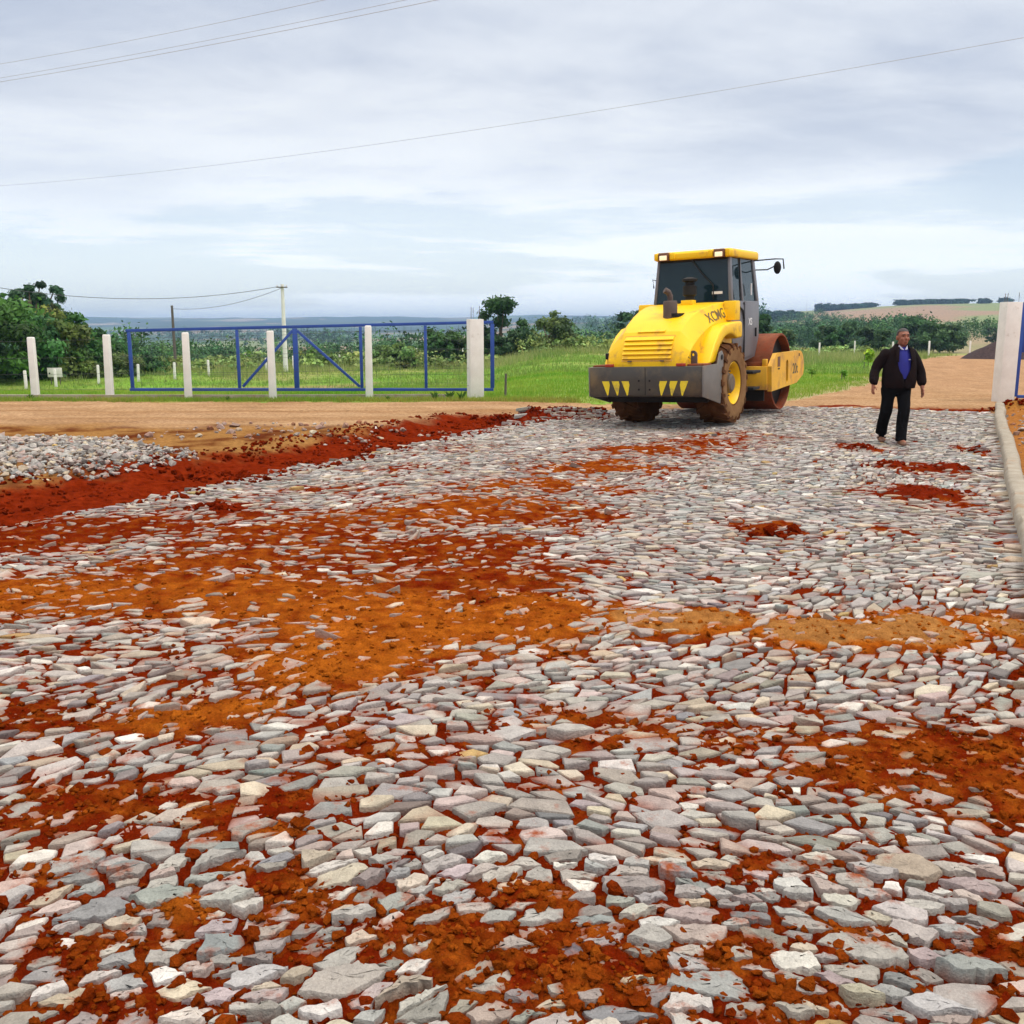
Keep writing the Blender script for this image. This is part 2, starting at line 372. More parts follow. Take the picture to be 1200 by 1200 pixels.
C = lerp(C, drygr, np.clip((sd - 1.05) * 4, 0, .85))
C = np.where((r_ < -7.95 + .25 * wob)[..., None], lerp(dark * np.ones(X.shape + (3,)), np.array([.215, .024, .005]), np.clip(.4 + crumb * 1.3, 0, 1)), C)
bank = sst(-9.0, -10.0, r_ - 0.9 * wob * 0) * (1 - sst(16.9, 18.3, Y - .8 * wob))
tanC = lerp(np.array([.47, .305, .17]) * np.ones(X.shape + (3,)), np.array([.36, .215, .11]), np.clip(.45 + 1.5 * fbm(X * .4, Y * 1.5, 4, .9, 52), 0, 1))
tanC = lerp(tanC, np.array([.40, .245, .14]), np.clip(sst(24, 34, Y) * .65 * (X > 4) + .8 * np.clip(fbm(X * .3, Y * 1.5, 4, .7, 53), 0, 1), 0, .8))
bankC = lerp(np.array([.33, .17, .055]) * np.ones(X.shape + (3,)), np.array([.12, .03, .010]), np.clip(.25 + 2.4 * fbm(X, Y, 4, 1.4, 54), 0, 1))
trk = np.exp(-((Y - 19.2 - .25 * np.sin(X * .3)) / .28) ** 2) + np.exp(-((Y - 21.0 - .25 * np.sin(X * .3)) / .3) ** 2)
tanC = lerp(tanC, np.array([.31, .165, .075]), np.clip(trk * (.55 + 1.2 * fbm(X * .3, Y * 2, 3, 1., 57)), 0, .7) * (X < 3))
tanC = tanC * (1 + .28 * fbm(X * .5, Y * 1.4, 4, 2.4, 58))[..., None]
tanC = lerp(tanC, bankC, np.where(X < 4, (1 - sst(17.0, 18.4, Y - 1.2 * wob)), 0) * 1.0)
tanC = lerp(tanC, np.array([.36, .15, .04]), sst(.45, .7, r_) * (1 - sst(22, 23.5, Y)))
for (hx, hy, a, b, h) in HEAPS:
    q = np.hypot((X - hx) / a, (Y - hy) / b) + .5 * fbm(X, Y, 3, 2.2, 9)
    tanC = lerp(tanC, np.array([.17, .016, .005]) if hx < 9 else np.array([.36, .16, .035]), 1 - sst(.7, 1.15, q))
    C = lerp(C, np.array([.15, .014, .004]), (1 - sst(.6, 1.1, q)) * (1 if h > .04 else .4))
bn = .22 * fbm(X, Y, 4, 3.0, 56)
wr = np.maximum(sst(-8.2, -7.9, r_ - .25 * wob + bn * .5) * (1 - sst(.34, .44, r_)) * (1 - sst(21.55, 21.95, Y - .35 * wob + bn)), (1 - sst(-8.1, -7.85, r_ - .25 * wob)) * sst(-9.8, -9.35, r_ - .9 * wob + bn) * (1 - sst(19.9, 20.6, Y - .6 * wob + bn)))
C = lerp(tanC, C, np.clip(wr, 0, 1))
# grass ground and far fields
gcol = lerp(np.array([.13, .27, .02]) * np.ones(X.shape + (3,)), np.array([.19, .27, .045]), np.clip(.4 + 1.6 * fbm(X, Y, 4, .12, 61), 0, 1))
gcol = lerp(gcol, np.array([.27, .25, .09]), np.clip(.9 * fbm(X, Y, 4, .35, 64) + sst(62, 95, Y) * .7 + 1.2 * fbm(X, Y, 4, .07, 62) - .1, 0, .85))
gcol = lerp(gcol, np.array([.30, .16, .07]), np.clip((X < -6) * (1 - sst(24.4, 29, Y - 6 * wob)) * .7 + (X < -14) * sst(30, 34, Y) * (1 - sst(36, 42, Y)) * .2, 0, .8))
gcol = lerp(gcol, np.array([.30, .19, .10]), ((X < -8) & (X > -32)) * sst(44, 50, Y + 4 * wob) * (1 - sst(58, 64, Y + 4 * wob)) * .75)
gcol = lerp(gcol, np.array([.36, .25, .15]), sst(4.5, 7, X) * (1 - sst(0.5, 5, Y - grass_edge)) * .7)
C = np.where(is_grass[..., None], gcol, C)
def cells(x, y, s, seed):                                                # patchwork of fields
    gx = x / s + .8 * fbm(x, y, 2, .5 / s, seed); gy = y / (s * 1.7) + .8 * fbm(x, y, 2, .5 / s, seed + 1)
    h = np.sin(np.floor(gx) * 127.1 + np.floor(gy) * 311.7 + seed) * 43758.5453
    return h - np.floor(h)
pk = cells(X, Y, 210, 3)
fields = np.array([[.075, .14, .035], [.26, .19, .12], [.13, .20, .06], [.30, .21, .13], [.05, .09, .03], [.18, .21, .09], [.055, .095, .035], [.34, .27, .19]])
fcol = fields[(pk * 7.999).astype(int)]
azg = np.degrees(Ag)
hill_side = ((azg > 17) & (azg < 38) & (Rg > 560) & (Rg < 1500))
hb = fbm(X, Y, 3, 1 / 260., 71)
fcol = np.where(hill_side[..., None], lerp(np.array([.30, .20, .135]) * np.ones(X.shape + (3,)), np.array([.20, .235, .10]), sst(-.05, .14, hb + .30 * sst(22.5, 25.5, azg) - .02)), fcol)
fcol = np.where(((Rg < 560) & (azg < 22.5))[..., None], lerp(np.array([.09, .16, .04]) * np.ones(X.shape + (3,)), np.array([.15, .16, .06]), np.clip(.5 + 2 * hb, 0, 1)), fcol)
fcol = np.where(((Rg < 560) & (azg >= 22.5))[..., None], lerp(np.array([.33, .24, .16]) * np.ones(X.shape + (3,)), np.array([.20, .20, .09]), np.clip(.3 + 2 * hb, 0, 1)), fcol)
fcol = lerp(fcol, np.array([.022, .048, .026]), sst(1500, 2600, Rg) * sst(-.18, .0, fbm(X, Y, 4, 1 / 600., 73)) * .92)
C = np.where(hillm[..., None], fcol, C)
nr, na = X.shape
idx = np.arange(nr * na).reshape(nr, na)
q = np.stack([idx[:-1, :-1], idx[:-1, 1:], idx[1:, 1:], idx[1:, :-1]], -1)[..., ::-1].reshape(-1, 4)
V = np.stack([X, Y, Z], -1).reshape(-1, 3); Cf = C.reshape(-1, 3)
region = np.where(onroad | ditch, 0, np.where(is_grass, 2, np.where(hillm, 3, 1)))
qreg = region[:-1, :-1].reshape(-1)
for k, nm, mt in ((0, 'ground_red_soil', 'soil'), (1, 'dirt_road', 'soil'), (2, 'grass_ground', 'terrain'), (3, 'hills', 'terrain')):
    f = q[qreg == k]; used, inv = np.unique(f, return_inverse=True)
    o = link(nm, mesh_np(nm, V[used], [inv.reshape(-1, 4)], M[mt], Cf[used], True)); o['kind'] = 'structure'
# closing disc under the viewer
n0 = [idx[0, j] for j in range(na)]
cap = np.vstack([V[n0], [[0, 0, V[n0][:, 2].mean()]]]); capc = np.vstack([Cf[n0], [dark]])
o = link('ground_red_soil', mesh_np('ground_red_soil', cap, [np.array([[i + 1, i, len(cap) - 1] for i in range(len(n0) - 1)])], M['soil'], capc)); o['kind'] = 'structure'
def ground(x, y): return float(base_z(np.array([x]), np.array([y]))[0])
def hit(u, v, dmin=10, dmax=2500):
    d = ray(u, v); t = np.geomspace(dmin, dmax, 1500) / d[1]
    p = d[None] * t[:, None] + np.array([0, 0, H]); zz = base_z(p[:, 0], p[:, 1])
    b = np.nonzero(p[:, 2] <= zz)[0]
    i = b[0] if len(b) else len(t) - 1
    return np.array([p[i, 0], p[i, 1], zz[i]])
# ------------------------------------------------------------------ paving stones
def orient(x, y):
    n = float(fbm(np.array([x]), np.array([y]), 2, .5, 81)[0]); return .25 + 2.2 * n
pts = []; grid = {}; CS = .07
def gkey(x, y): return (int(math.floor(x / CS)), int(math.floor(y / CS)))
n_try = 210000
sx = rng.uniform(.9, 22.6, n_try); rx_ = rng.uniform(-8.1, .36, n_try)
cx_ = sx * RD[0] + rx_ * RN[0]; cy_ = sx * RD[1] + rx_ * RN[1]
ok = (cy_ > 1.35) & (cy_ < 21.8) & (np.abs(cx_) < .66 * cy_ + 1.2)
cx_, cy_, rx_ = cx_[ok], cy_[ok], rx_[ok]
nn_ = fbm(cx_, cy_, 2, .5, 81); th_ = .2 + 2.0 * nn_
rad = np.clip(np.exp(rng.normal(math.log(.057), .38, len(cx_))), .028, .14)
ca, sa = np.cos(th_), np.sin(th_); ST = 1.46
for i in range(len(cx_)):
    x, y, R = cx_[i], cy_[i], rad[i]; kx, ky = gkey(x, y); good = True
    for ix in range(kx - 3, kx + 4):
        for iy in range(ky - 3, ky + 4):
            for j in grid.get((ix, iy), ()):
                dx = cx_[j] - x; dy = cy_[j] - y
                e = (dx * ca[i] + dy * sa[i]) / ST; f = (-dx * sa[i] + dy * ca[i]) * ST
                if e * e + f * f < (.5 * (R + rad[j]) * 1.32) ** 2: good = False; break
            if not good: break
        if not good: break
    if good: grid.setdefault((kx, ky), []).append(i); pts.append(i)
def cell(i):
    x, y = cx_[i], cy_[i]; kx, ky = gkey(x, y)
    a0 = .30
    poly = [(-a0, -a0), (a0, -a0), (a0, a0), (-a0, a0)]
    nb = []
    for ix in range(kx - 4, kx + 5):
        for iy in range(ky - 4, ky + 5):
            for j in grid.get((ix, iy), ()):
                if j != i:
                    dx = cx_[j] - x; dy = cy_[j] - y; nb.append((dx * dx + dy * dy, dx, dy, j))
    nb.sort()
    for d2, dx, dy, j in nb[:22]:
        t = .5 * (th_[i] + th_[j]); c, s = math.cos(t), math.sin(t)
        e = (dx * c + dy * s) / (ST * ST); f = (-dx * s + dy * c) * ST * ST
        nx, ny = e * c - f * s, e * s + f * c                                # metric times offset: the bisector's normal
        w = rad[i] / (rad[i] + rad[j]); w = .5 + (w - .5) * .8
        lim = w * (nx * dx + ny * dy)
        out = []
        for k in range(len(poly)):
            p, qv = poly[k], poly[(k + 1) % len(poly)]
            dp = p[0] * nx + p[1] * ny - lim; dq = qv[0] * nx + qv[1] * ny - lim
            if dp <= 0: out.append(p)
            if (dp < 0 < dq) or (dq < 0 < dp):
                t_ = dp / (dp - dq); out.append((p[0] + t_ * (qv[0] - p[0]), p[1] + t_ * (qv[1] - p[1])))
        poly = out
        if len(poly) < 3: return None
    return np.array(poly)
def area(p): x, y = p[:, 0], p[:, 1]; return .5 * float(np.dot(x, np.roll(y, -1)) - np.dot(y, np.roll(x, -1)))
def chop(p, c):                                                          # cut the corners of a convex outline by fraction c
    out = []
    for k in range(len(p)):
        a, b = p[k], p[(k + 1) % len(p)]
        u1, u2 = random.uniform(.35, 1.0) * c, random.uniform(.35, 1.0) * c
        out += [a + (b - a) * u1, b + (a - b) * u2]
    return np.array(out)
def resample(p, n):
    d = np.linalg.norm(np.roll(p, -1, 0) - p, axis=1); s = np.concatenate([[0], np.cumsum(d)]); t = np.linspace(0, s[-1], n, endpoint=False)
    pp = np.vstack([p, p[:1]]); return np.stack([np.interp(t, s, pp[:, 0]), np.interp(t, s, pp[:, 1])], 1)
PAL = [('grey', (.385, .375, .345)), ('grey', (.32, .32, .305)), ('grey', (.45, .43, .395)), ('blue-grey', (.265, .295, .29)), ('pinkish', (.46, .375, .34)), ('cream', (.55, .48, .35)), ('pale', (.62, .59, .53)), ('mauve-grey', (.37, .325, .315)), ('ochre', (.52, .34, .10)), ('buff', (.46, .39, .29)), ('white', (.64, .62, .57)), ('charcoal', (.20, .205, .21))]
PW = np.array([.27, .19, .17, .07, .08, .055, .05, .05, .006, .06, .03, .05]); PW /= PW.sum()
def shard(p):
    """drop the bluntest corners of an outline so that it reads as a split stone"""
    n_ = random.choices((3, 4, 5, 6), (.07, .40, .36, .17))[0]; p = list(p)
    while len(p) > n_:
        lost = []
        for k in range(len(p)):
            a, b, c_ = p[k - 1], p[k], p[(k + 1) % len(p)]; lost.append(abs((b[0] - a[0]) * (c_[1] - a[1]) - (b[1] - a[1]) * (c_[0] - a[0])))
        k = int(np.argmin(lost)); m_ = p[k]
        a, b = p[k - 1], p[(k + 1) % len(p)]; mid = (a + b) / 2                 # neighbours give back half of what is cut
        p[k - 1] = a + (m_ - mid) * .28; p[(k + 1) % len(p)] = b + (m_ - mid) * .28; p.pop(k)
    return np.array(p)
def stone_mesh(poly, zt, fine, base, tilt):
    """rock slab from its outline: buried skirt, broken rim, faceted top"""
    poly = shard(poly); c = poly.mean(0); ext = float(np.sqrt(abs(area(poly))))
    p = chop(poly, .09) if fine else poly
    d = np.linalg.norm(np.roll(p, -1, 0) - p, axis=1); p = p[d > .10 * ext] if (d > .10 * ext).sum() > 3 else p
    if fine:                                                              # broken edges between sharp corners
        q = []
        for k in range(len(p)):
            a, b = p[k], p[(k + 1) % len(p)]; L_ = np.linalg.norm(b - a); m_ = max(1, int(L_ / .016)); nrm = np.array([b[1] - a[1], a[0] - b[0]]) / (L_ + 1e-9); bow = random.gauss(0, .035) * L_
            for t_ in range(m_):
                f = t_ / m_; q.append(a + (b - a) * f + nrm * (bow * 4 * f * (1 - f) + random.gauss(0, .0016) + (random.gauss(0, .003) if t_ else 0)))
        rim = np.array(q)
    else:
        rim = p + rng.normal(0, .045, p.shape) * ext
    nb = len(rim)
    facets = [(random.uniform(-.9, .9), random.uniform(-.9, .9), random.uniform(.0, .5)) for _ in range(3)]
    th = random.uniform(0, 2 * PI)
    def top(xy):
        q_ = (xy - c) / ext; z = np.zeros(len(xy))
        for a, b, o_ in facets: z = np.minimum(z, (o_ - a * q_[:, 0] - b * q_[:, 1]) * .10 * ext * 1.6 - 0.0)
        z = z + (q_[:, 0] * tilt[0] + q_[:, 1] * tilt[1]) * ext
        return z
    fr = [(1.03, -.075), (1.0, -.007), (.955, -.001), (.62, .0), (.30, .0)] if fine else [(1.02, -.06), (1.0, -.005), (.91, 0.0)]
    VV = []
    for f, dz in fr:
        ring = c + (rim - c) * f
        if fine and .2 < f < .95: ring = ring + rng.normal(0, .0035, ring.shape)
        z = zt + top(ring) + dz
        if fine and f > .2: z = z + rng.normal(0, .0016 if f < 1 else .004, nb) + .05 * ext * fbm(ring[:, 0] + base[0], ring[:, 1] + base[1], 3, 14, 91)
        VV.append(np.column_stack([ring, z]))
    cz = zt + top(c[None])[0]
    VV = np.vstack(VV + [np.array([[c[0], c[1], cz]])])
    Fq = []; Ft = []
    for a in range(len(fr) - 1):
        for k in range(nb):
            k2 = (k + 1) % nb; Fq.append([a * nb + k, a * nb + k2, (a + 1) * nb + k2, (a + 1) * nb + k])
    a = len(fr) - 1
    for k in range(nb): Ft.append([a * nb + k, a * nb + (k + 1) % nb, a * nb + nb])
    return VV, np.array(Fq), np.array(Ft)
PX = cx_[pts]; PY = cy_[pts]
gz = base_z(PX, PY); shp, smp, sdp = soil_h(PX, PY)
bV, bQ, bT, bC = [], [], [], []; nv = 0
stones = []
in_frame = (np.abs(PX) < PY * .515 + .03) & (PY > 2.12)
order = np.argsort(np.where(in_frame, PY, 99)); nearest = set(order[:300].tolist())
for n, i in enumerate(pts):
    poly = cell(i)
    if poly is None: continue
    A = area(poly)
    if A < .0007 or (PY[n] > 5 and random.random() < .05): continue
    near_f = float(np.clip((6 - PY[n]) / 3, 0, 1))
    gap = .0042 + .0022 * near_f * random.uniform(.6, 1.6); ext = math.sqrt(A)
    poly = poly.mean(0) + (poly - poly.mean(0)) * max(.62, 1 - 2.2 * gap / ext) * random.uniform(.90, 1.0)
    fine = n in nearest
    loose = max(0.0, float(smp[n]))
    dev = .0060 + .008 * min(1, loose)
    zt = random.gauss(.010, dev * .8)
    if random.random() < .05: zt += random.uniform(.006, .022)
    if not fine and shp[n] - zt > .016: continue
    zt = max(zt, -.012)
    tl = .06 + .06 * min(1, loose)
    rr0 = PX[n] * RN[0] + PY[n] * RN[1]
    if rr0 < -7.75 and random.random() < (-7.75 - rr0) * 2: continue
    if random.random() < .10: tl *= 2.4
    VV, Q_, T_ = stone_mesh(poly, 0.0, fine, (cx_[i], cy_[i]), (random.gauss(0, tl), random.gauss(0, tl)))
    k = int(rng.choice(len(PAL), p=PW)); cn, cc = PAL[k]
    f_ = random.uniform(.70, 1.22); cc = (np.array(cc) * .80 + .20 * np.mean(cc)) * f_ * .94 + rng.normal(0, .008, 3)
    dirt = float(np.clip(.10 + .38 * np.clip(smp[n], 0, 1) + random.gauss(0, .06), 0, .6)) * (.45 if fine else .7)
    cc = cc * (1 - dirt) + np.array([.40, .17, .06]) * dirt
    base = np.array([cx_[i], cy_[i], gz[n] + zt])
    if fine: stones.append((base, VV, Q_, T_, cc, cn, f_, A, poly))
    else:
        bV.append(VV + base); bQ.append(Q_ + nv); bT.append(T_ + nv); bC.append(np.repeat(cc[None], len(VV), 0)); nv += len(VV)
def dusted(Vw, Cw):
    hs_, mm_, dd_ = soil_h(Vw[:, 0], Vw[:, 1]); zz_s = Vw[:, 2] - base_z(Vw[:, 0], Vw[:, 1]) - hs_
    t_ = (1 - sst(.0005, .008, zz_s)) * np.clip(.72 + 1.1 * fbm(Vw[:, 0], Vw[:, 1], 2, 22, 95), .15, 1)
    sc_ = dark + (oran - dark) * np.clip(dd_ * 1.0 + .18, 0, 1)[:, None]
    return Cw * (1 - t_[:, None]) + sc_ * 1.05 * t_[:, None]
BV = np.vstack(bV); BC = dusted(BV, np.vstack(bC))
o = link('cobble_paving', mesh_np('cobble_paving', BV, [np.vstack(bQ), np.vstack(bT)], M['stone'], BC))
tag(o, 'irregular grey split-stone paving set into red soil across the road', 'stone paving', kind='stuff')
# labels that tell the near stones apart by look and by their place
def pix(p):
    x, y, z = p; z -= H; f = y * math.cos(P) - z * math.sin(P); u_ = y * math.sin(P) + z * math.cos(P)
    return 600 + F * x / f, 600 - F * u_ / f
info = []
med = float(np.median([s[7] for s in stones]))
for s in stones:
    pl = s[8]; cov = np.cov((pl - pl.mean(0)).T); ev = np.sqrt(np.maximum(np.linalg.eigvalsh(cov), 1e-9)); el = ev[1] / ev[0]
    shape = 'long' if el > 1.9 else ('oblong' if el > 1.4 else 'blocky')
    size = 'large' if s[7] > med * 1.45 else ('small' if s[7] < med * .62 else 'medium')
    tone = 'light ' if s[6] > 1.06 else ('dark ' if s[6] < .90 else '')
    u, v = pix(s[0])
    colz = ['far left', 'left', 'centre left', 'centre right', 'right', 'far right'][int(np.clip(u / 200, 0, 5))]
    rowz = 'at bottom edge' if v > 1110 else ('near bottom edge' if v > 1030 else 'in lower paving')
    info.append([size, shape, tone + s[5], colz, rowz, u])
from collections import defaultdict
cls = defaultdict(list)
for n, t in enumerate(info): cls[tuple(t[:5])].append(n)
ORD = ['first', 'second', 'third', 'fourth', 'fifth', 'sixth', 'seventh', 'eighth', 'ninth', 'tenth', 'eleventh', 'twelfth']
for t, mem in cls.items():
    mem.sort(key=lambda n: info[n][5])
    for k, n in enumerate(mem):
        base, VV, Q_, T_, cc, cn, f_, A, pl = stones[n]
        me = mesh_np('paving_stone', VV, [Q_, T_], M['stone'], dusted(VV + base, np.repeat(cc[None], len(VV), 0)))
        me.polygons.foreach_set('use_smooth', [True] * len(me.polygons)); me.set_sharp_from_angle(angle=math.radians(33))
        o = link('paving_stone', me); o.location = base
        lab = f'{t[0]} {t[1]} {t[2]} paving stone {t[4]}, {t[3]} of the photo'
        if len(mem) > 1: lab = f'{t[0]} {t[1]} {t[2]} stone {t[4]}, {t[3]}, {ORD[min(k, 11)]} from left of {len(mem)} alike'
        tag(o, lab, 'paving stone', 'split paving stones in the foreground')
# ------------------------------------------------------------------ loose rocks: heap, clods, verge rubble
def rock_batch(P_, S_, cols, flat=.7, nface=10):
    Vs, Fs, Cs = [], [], []; nv = 0
    bm = bmesh.new(); bmesh.ops.create_icosphere(bm, subdivisions=1, radius=1); bm.verts.ensure_lookup_table()
    b0 = np.array([v.co[:] for v in bm.verts]); f0 = np.array([[v.index for v in f.verts] for f in bm.faces]); bm.free()
    for p, s, c in zip(P_, S_, cols):
        v = b0 * rng.uniform(.65, 1.2, (len(b0), 1))
        for _ in range(3):                                                # break it with flat faces
            n = rng.normal(size=3); n /= np.linalg.norm(n); dd = v @ n; lim = rng.uniform(.35, .7); v = v - np.clip(dd - lim, 0, None)[:, None] * n
        v = v * np.array([rng.uniform(.8, 1.35), rng.uniform(.7, 1.1), flat * rng.uniform(.6, 1.1)]) * s
        a, b = rng.uniform(0, 2 * PI), rng.normal(0, .45)
        Rz = np.array([[math.cos(a), -math.sin(a), 0], [math.sin(a), math.cos(a), 0], [0, 0, 1]]); Rx = np.array([[1, 0, 0], [0, math.cos(b), -math.sin(b)], [0, math.sin(b), math.cos(b)]])
        Vs.append(v @ Rx.T @ Rz.T + p); Fs.append(f0 + nv); nv += len(b0); Cs.append(np.repeat(np.asarray(c)[None], len(b0), 0))
    return np.vstack(Vs), np.vstack(Fs), np.vstack(Cs)
def pal(n, dirt=.1):
    k = rng.choice(len(PAL), n, p=PW); c = np.array([PAL[i][1] for i in k]) * rng.uniform(.75, 1.15, (n, 1)); d = rng.uniform(0, dirt, (n, 1))
    return c * (1 - d) + np.array([.30, .10, .03]) * d
hx, hy = [], []
for _ in range(17000):
    x, y = rng.uniform(-12, -4), rng.uniform(9.8, 16.2)
    r = x * RN[0] + y * RN[1]
    e = math.hypot((x + 8.0) / 3.5, (y - 12.9) / 2.75) + .25 * float(fbm(np.array([x]), np.array([y]), 2, .6, 8)[0])
    if r < -9.35 and e < 1.0 and rng.random() < 1.15 - e ** 4 * .85: hx.append(x); hy.append(y)
hx = np.array(hx); hy = np.array(hy); hs = np.clip(np.exp(rng.normal(math.log(.037), .42, len(hx))), .025, .12)
hz = base_z(hx, hy) + rng.uniform(-.02, .06, len(hx))
v, f, c = rock_batch(np.column_stack([hx, hy, hz]), hs, pal(len(hx), .25))
tag(link('stone_heap', mesh_np('stone_heap', v, [f], M['stone'], c)), 'low heap of loose grey broken stone between red ditch and dirt road', 'stone heap', kind='stuff')
# red clods
cys = 1.7 + 20 * rng.random(110000) ** 2; cxs = rng.uniform(-.6, .6, 110000) * cys * 1.0
m_, d_ = soil_mask(cxs, cys); r0 = cxs * RN[0] + cys * RN[1]
keep = (np.abs(cxs) < cys * .56 + .3) & (rng.random(len(cxs)) < np.where((r0 < -7.6) & (r0 > -9.5), .25, np.clip(m_ * .9, .02, .6))) & (r0 < .4) & (r0 > -9.6)
cxs, cys, d_ = cxs[keep], cys[keep], d_[keep]
sel = np.argsort(cys + rng.uniform(0, 7, len(cys)))[:9000]; cxs, cys, d_ = cxs[sel], cys[sel], d_[sel]
ss = np.clip(np.exp(rng.normal(math.log(.0095), .5, len(cxs))), .004, .035)
zz = base_z(cxs, cys) + np.where((cxs * RN[0] + cys * RN[1]) > -7.7, soil_h(cxs, cys)[0], 0) + ss * .3
cc = dark + (oran - dark) * np.clip(d_[:, None] * .9 + rng.uniform(0, .35, (len(cxs), 1)), 0, 1)
v, f, c = rock_batch(np.column_stack([cxs, cys, zz]), ss, cc, .8)
hz2 = []
for (hx0, hy0, a, b, h) in HEAPS[:10]:                                     # lumps on the little heaps
    for _ in range(int(60 + 300 * a * b * (h > .05))):
        x, y = hx0 + rng.normal(0, a * .5), hy0 + rng.normal(0, b * .5); hz2.append((x, y, ground(x, y) + .01))
hz2 = np.array(hz2); v2, f2, c2 = rock_batch(hz2, np.clip(np.exp(rng.normal(math.log(.025), .5, len(hz2))), .01, .07), dark[None] * rng.uniform(.7, 1.3, (len(hz2), 1)), .85)
s3 = rng.uniform(2, 20.5, 5200); r3 = rng.uniform(-10.0, -7.5, 5200); x3, y3 = s3 * RD[0] + r3 * RN[0], s3 * RD[1] + r3 * RN[1]
k3 = (y3 < 20.3) & (y3 > 8) & (fbm(x3, y3, 3, 1.3, 97) > -.12); x3, y3 = x3[k3], y3[k3]
v3, f3, c3_ = rock_batch(np.column_stack([x3, y3, base_z(x3, y3) + .01]), np.clip(np.exp(rng.normal(math.log(.024), .5, len(x3))), .008, .075), np.array([.16, .016, .003])[None] * rng.uniform(.6, 1.5, (len(x3), 1)), .8)
v2 = np.vstack([v2, v3]); f2 = np.vstack([f2, f3 + len(v2) - len(v3)]); c2 = np.vstack([c2, c3_])
tag(link('soil_clods', mesh_np('soil_clods', np.vstack([v, v2]), [np.vstack([f, f2 + len(v)])], M['soil'], np.vstack([c, c2]))), 'crumbled red soil clods lying over the stones', 'soil', kind='stuff')
# rubble on the verge right of the kerb and along the bank
vx, vy = rng.uniform(2, 13, 2600), rng.uniform(6, 22, 2600); r0 = vx * RN[0] + vy * RN[1]
k1 = (r0 > .68) & (r0 < 2.2); vx, vy = vx[k1], vy[k1]
bx, by = rng.uniform(-6, 1.5, 2600), rng.uniform(15.3, 19.5, 2600); rb = bx * RN[0] + by * RN[1]
k2 = (rb < -8.6) & (rb > -12.5) & (by < 18.2) & (rng.random(2600) < .2); vx = np.concatenate([vx, bx[k2]]); vy = np.concatenate([vy, by[k2]])
ss = np.clip(np.exp(rng.normal(math.log(.032), .5, len(vx))), .012, .11); cc = pal(len(vx), .9)
v, f, c = rock_batch(np.column_stack([vx, vy, base_z(vx, vy) + ss * .25]), ss, cc, .8)
tag(link('rubble', mesh_np('rubble', v, [f], M['stone'], c)), 'scattered rubble on the brown verge beside kerb and bank', 'rubble', kind='stuff')

# ------------------------------------------------------------------ kerb
mb = MB(); R = []
svals = np.arange(2.0, 23.4, .25)
for s in svals:
    w = .012 * math.sin(s * .9) + .006 * math.sin(s * 2.3 + 1); r0 = .43 + w + (.03 if s > 22 else 0)
    c = RD * s + RN * r0; z = ground(c[0], c[1])
    R.append([Vector((*(RD * s + RN * (r0 + a)), z + b + random.gauss(0, .003))) for a, b in ((0, -.15), (.0, .10), (.03, .135), (.15, .135), (.18, .10), (.18, -.15))])
o = mb.rings(R).obj('kerb', M['concrete'], None, smooth=50); o['kind'] = 'structure'
# ------------------------------------------------------------------ fence posts beside the gate
post_px = [(42, 466, 395, 'leftmost white concrete fence post, alone left of the blue gate'), (129, 466, 392, 'white concrete fence post just left of the blue gate end'),
           (221, 467, 389.5, 'white concrete fence post in front of the left panel of the blue gate'), (320, 468, 387.5, 'white concrete fence post in front of the left diagonal brace of the blue gate'),
           (433, 467, 381.5, 'white concrete fence post in front of the right brace foot of the blue gate')]
FP = []
for u, v, vt, lab in post_px:
    g = G(u, v - 1); gz_ = ground(g[0], g[1]); zt_ = z_for(g[0], g[1], vt); mb = MB()
    w = .082
    mb.rings([[Vector((sx_ * w * k, sy_ * w * k, z)) for sx_, sy_ in ((-1, -1), (1, -1), (1, 1), (-1, 1))] for z, k in ((-.3, 1.05), (zt_ - gz_ - .03, .92), (zt_ - gz_, .78))])
    o = mb.obj('fence_post', M['whitewash'], None, bevel=.014); o.location = (g[0], g[1], gz_); o.rotation_euler = (random.gauss(0, .008), random.gauss(0, .008), random.gauss(0, .06))
    tag(o, lab, 'fence post', 'white concrete posts of the near fence'); FP.append((g[0], g[1], gz_, zt_))
g0 = FP[0]; gl = (g0[0] - 4.5, g0[1] + .1)
for k, (fr, nm) in enumerate(((.93, 'topmost'), (.66, 'second highest'), (.40, 'second lowest'), (.15, 'lowest'))):
    mb = MB(); pp = [Vector((gl[0], gl[1] + .09, ground(*gl) + 1.5 * fr))]
    for (x, y, z, zt_) in FP: pp.append(Vector((x, y + .09, z + (zt_ - z) * fr)))
    pp.append(Vector((-1.05, 24.75, .05 + 1.75 * fr)))
    tag(mb.tube(pp, .0035, 5).obj('fence_wire', M['wire']), f'{nm} thin wire strung along the near white posts', 'fence wire', 'fence wires between near posts')
# low footing beam under the gate and posts
mb = MB(); R = []
for x in np.arange(-16, -1.3, .5):
    y = 25.22; z = ground(x, y)
    R.append([Vector((x, y + a, z + b)) for a, b in ((-.09, -.2), (-.09, .12), (.09, .12), (.09, -.2))])
tag(mb.rings(R).obj('footing_beam', M['concrete'], None, smooth=20), 'low pale concrete footing running under the blue gate and posts', 'footing')
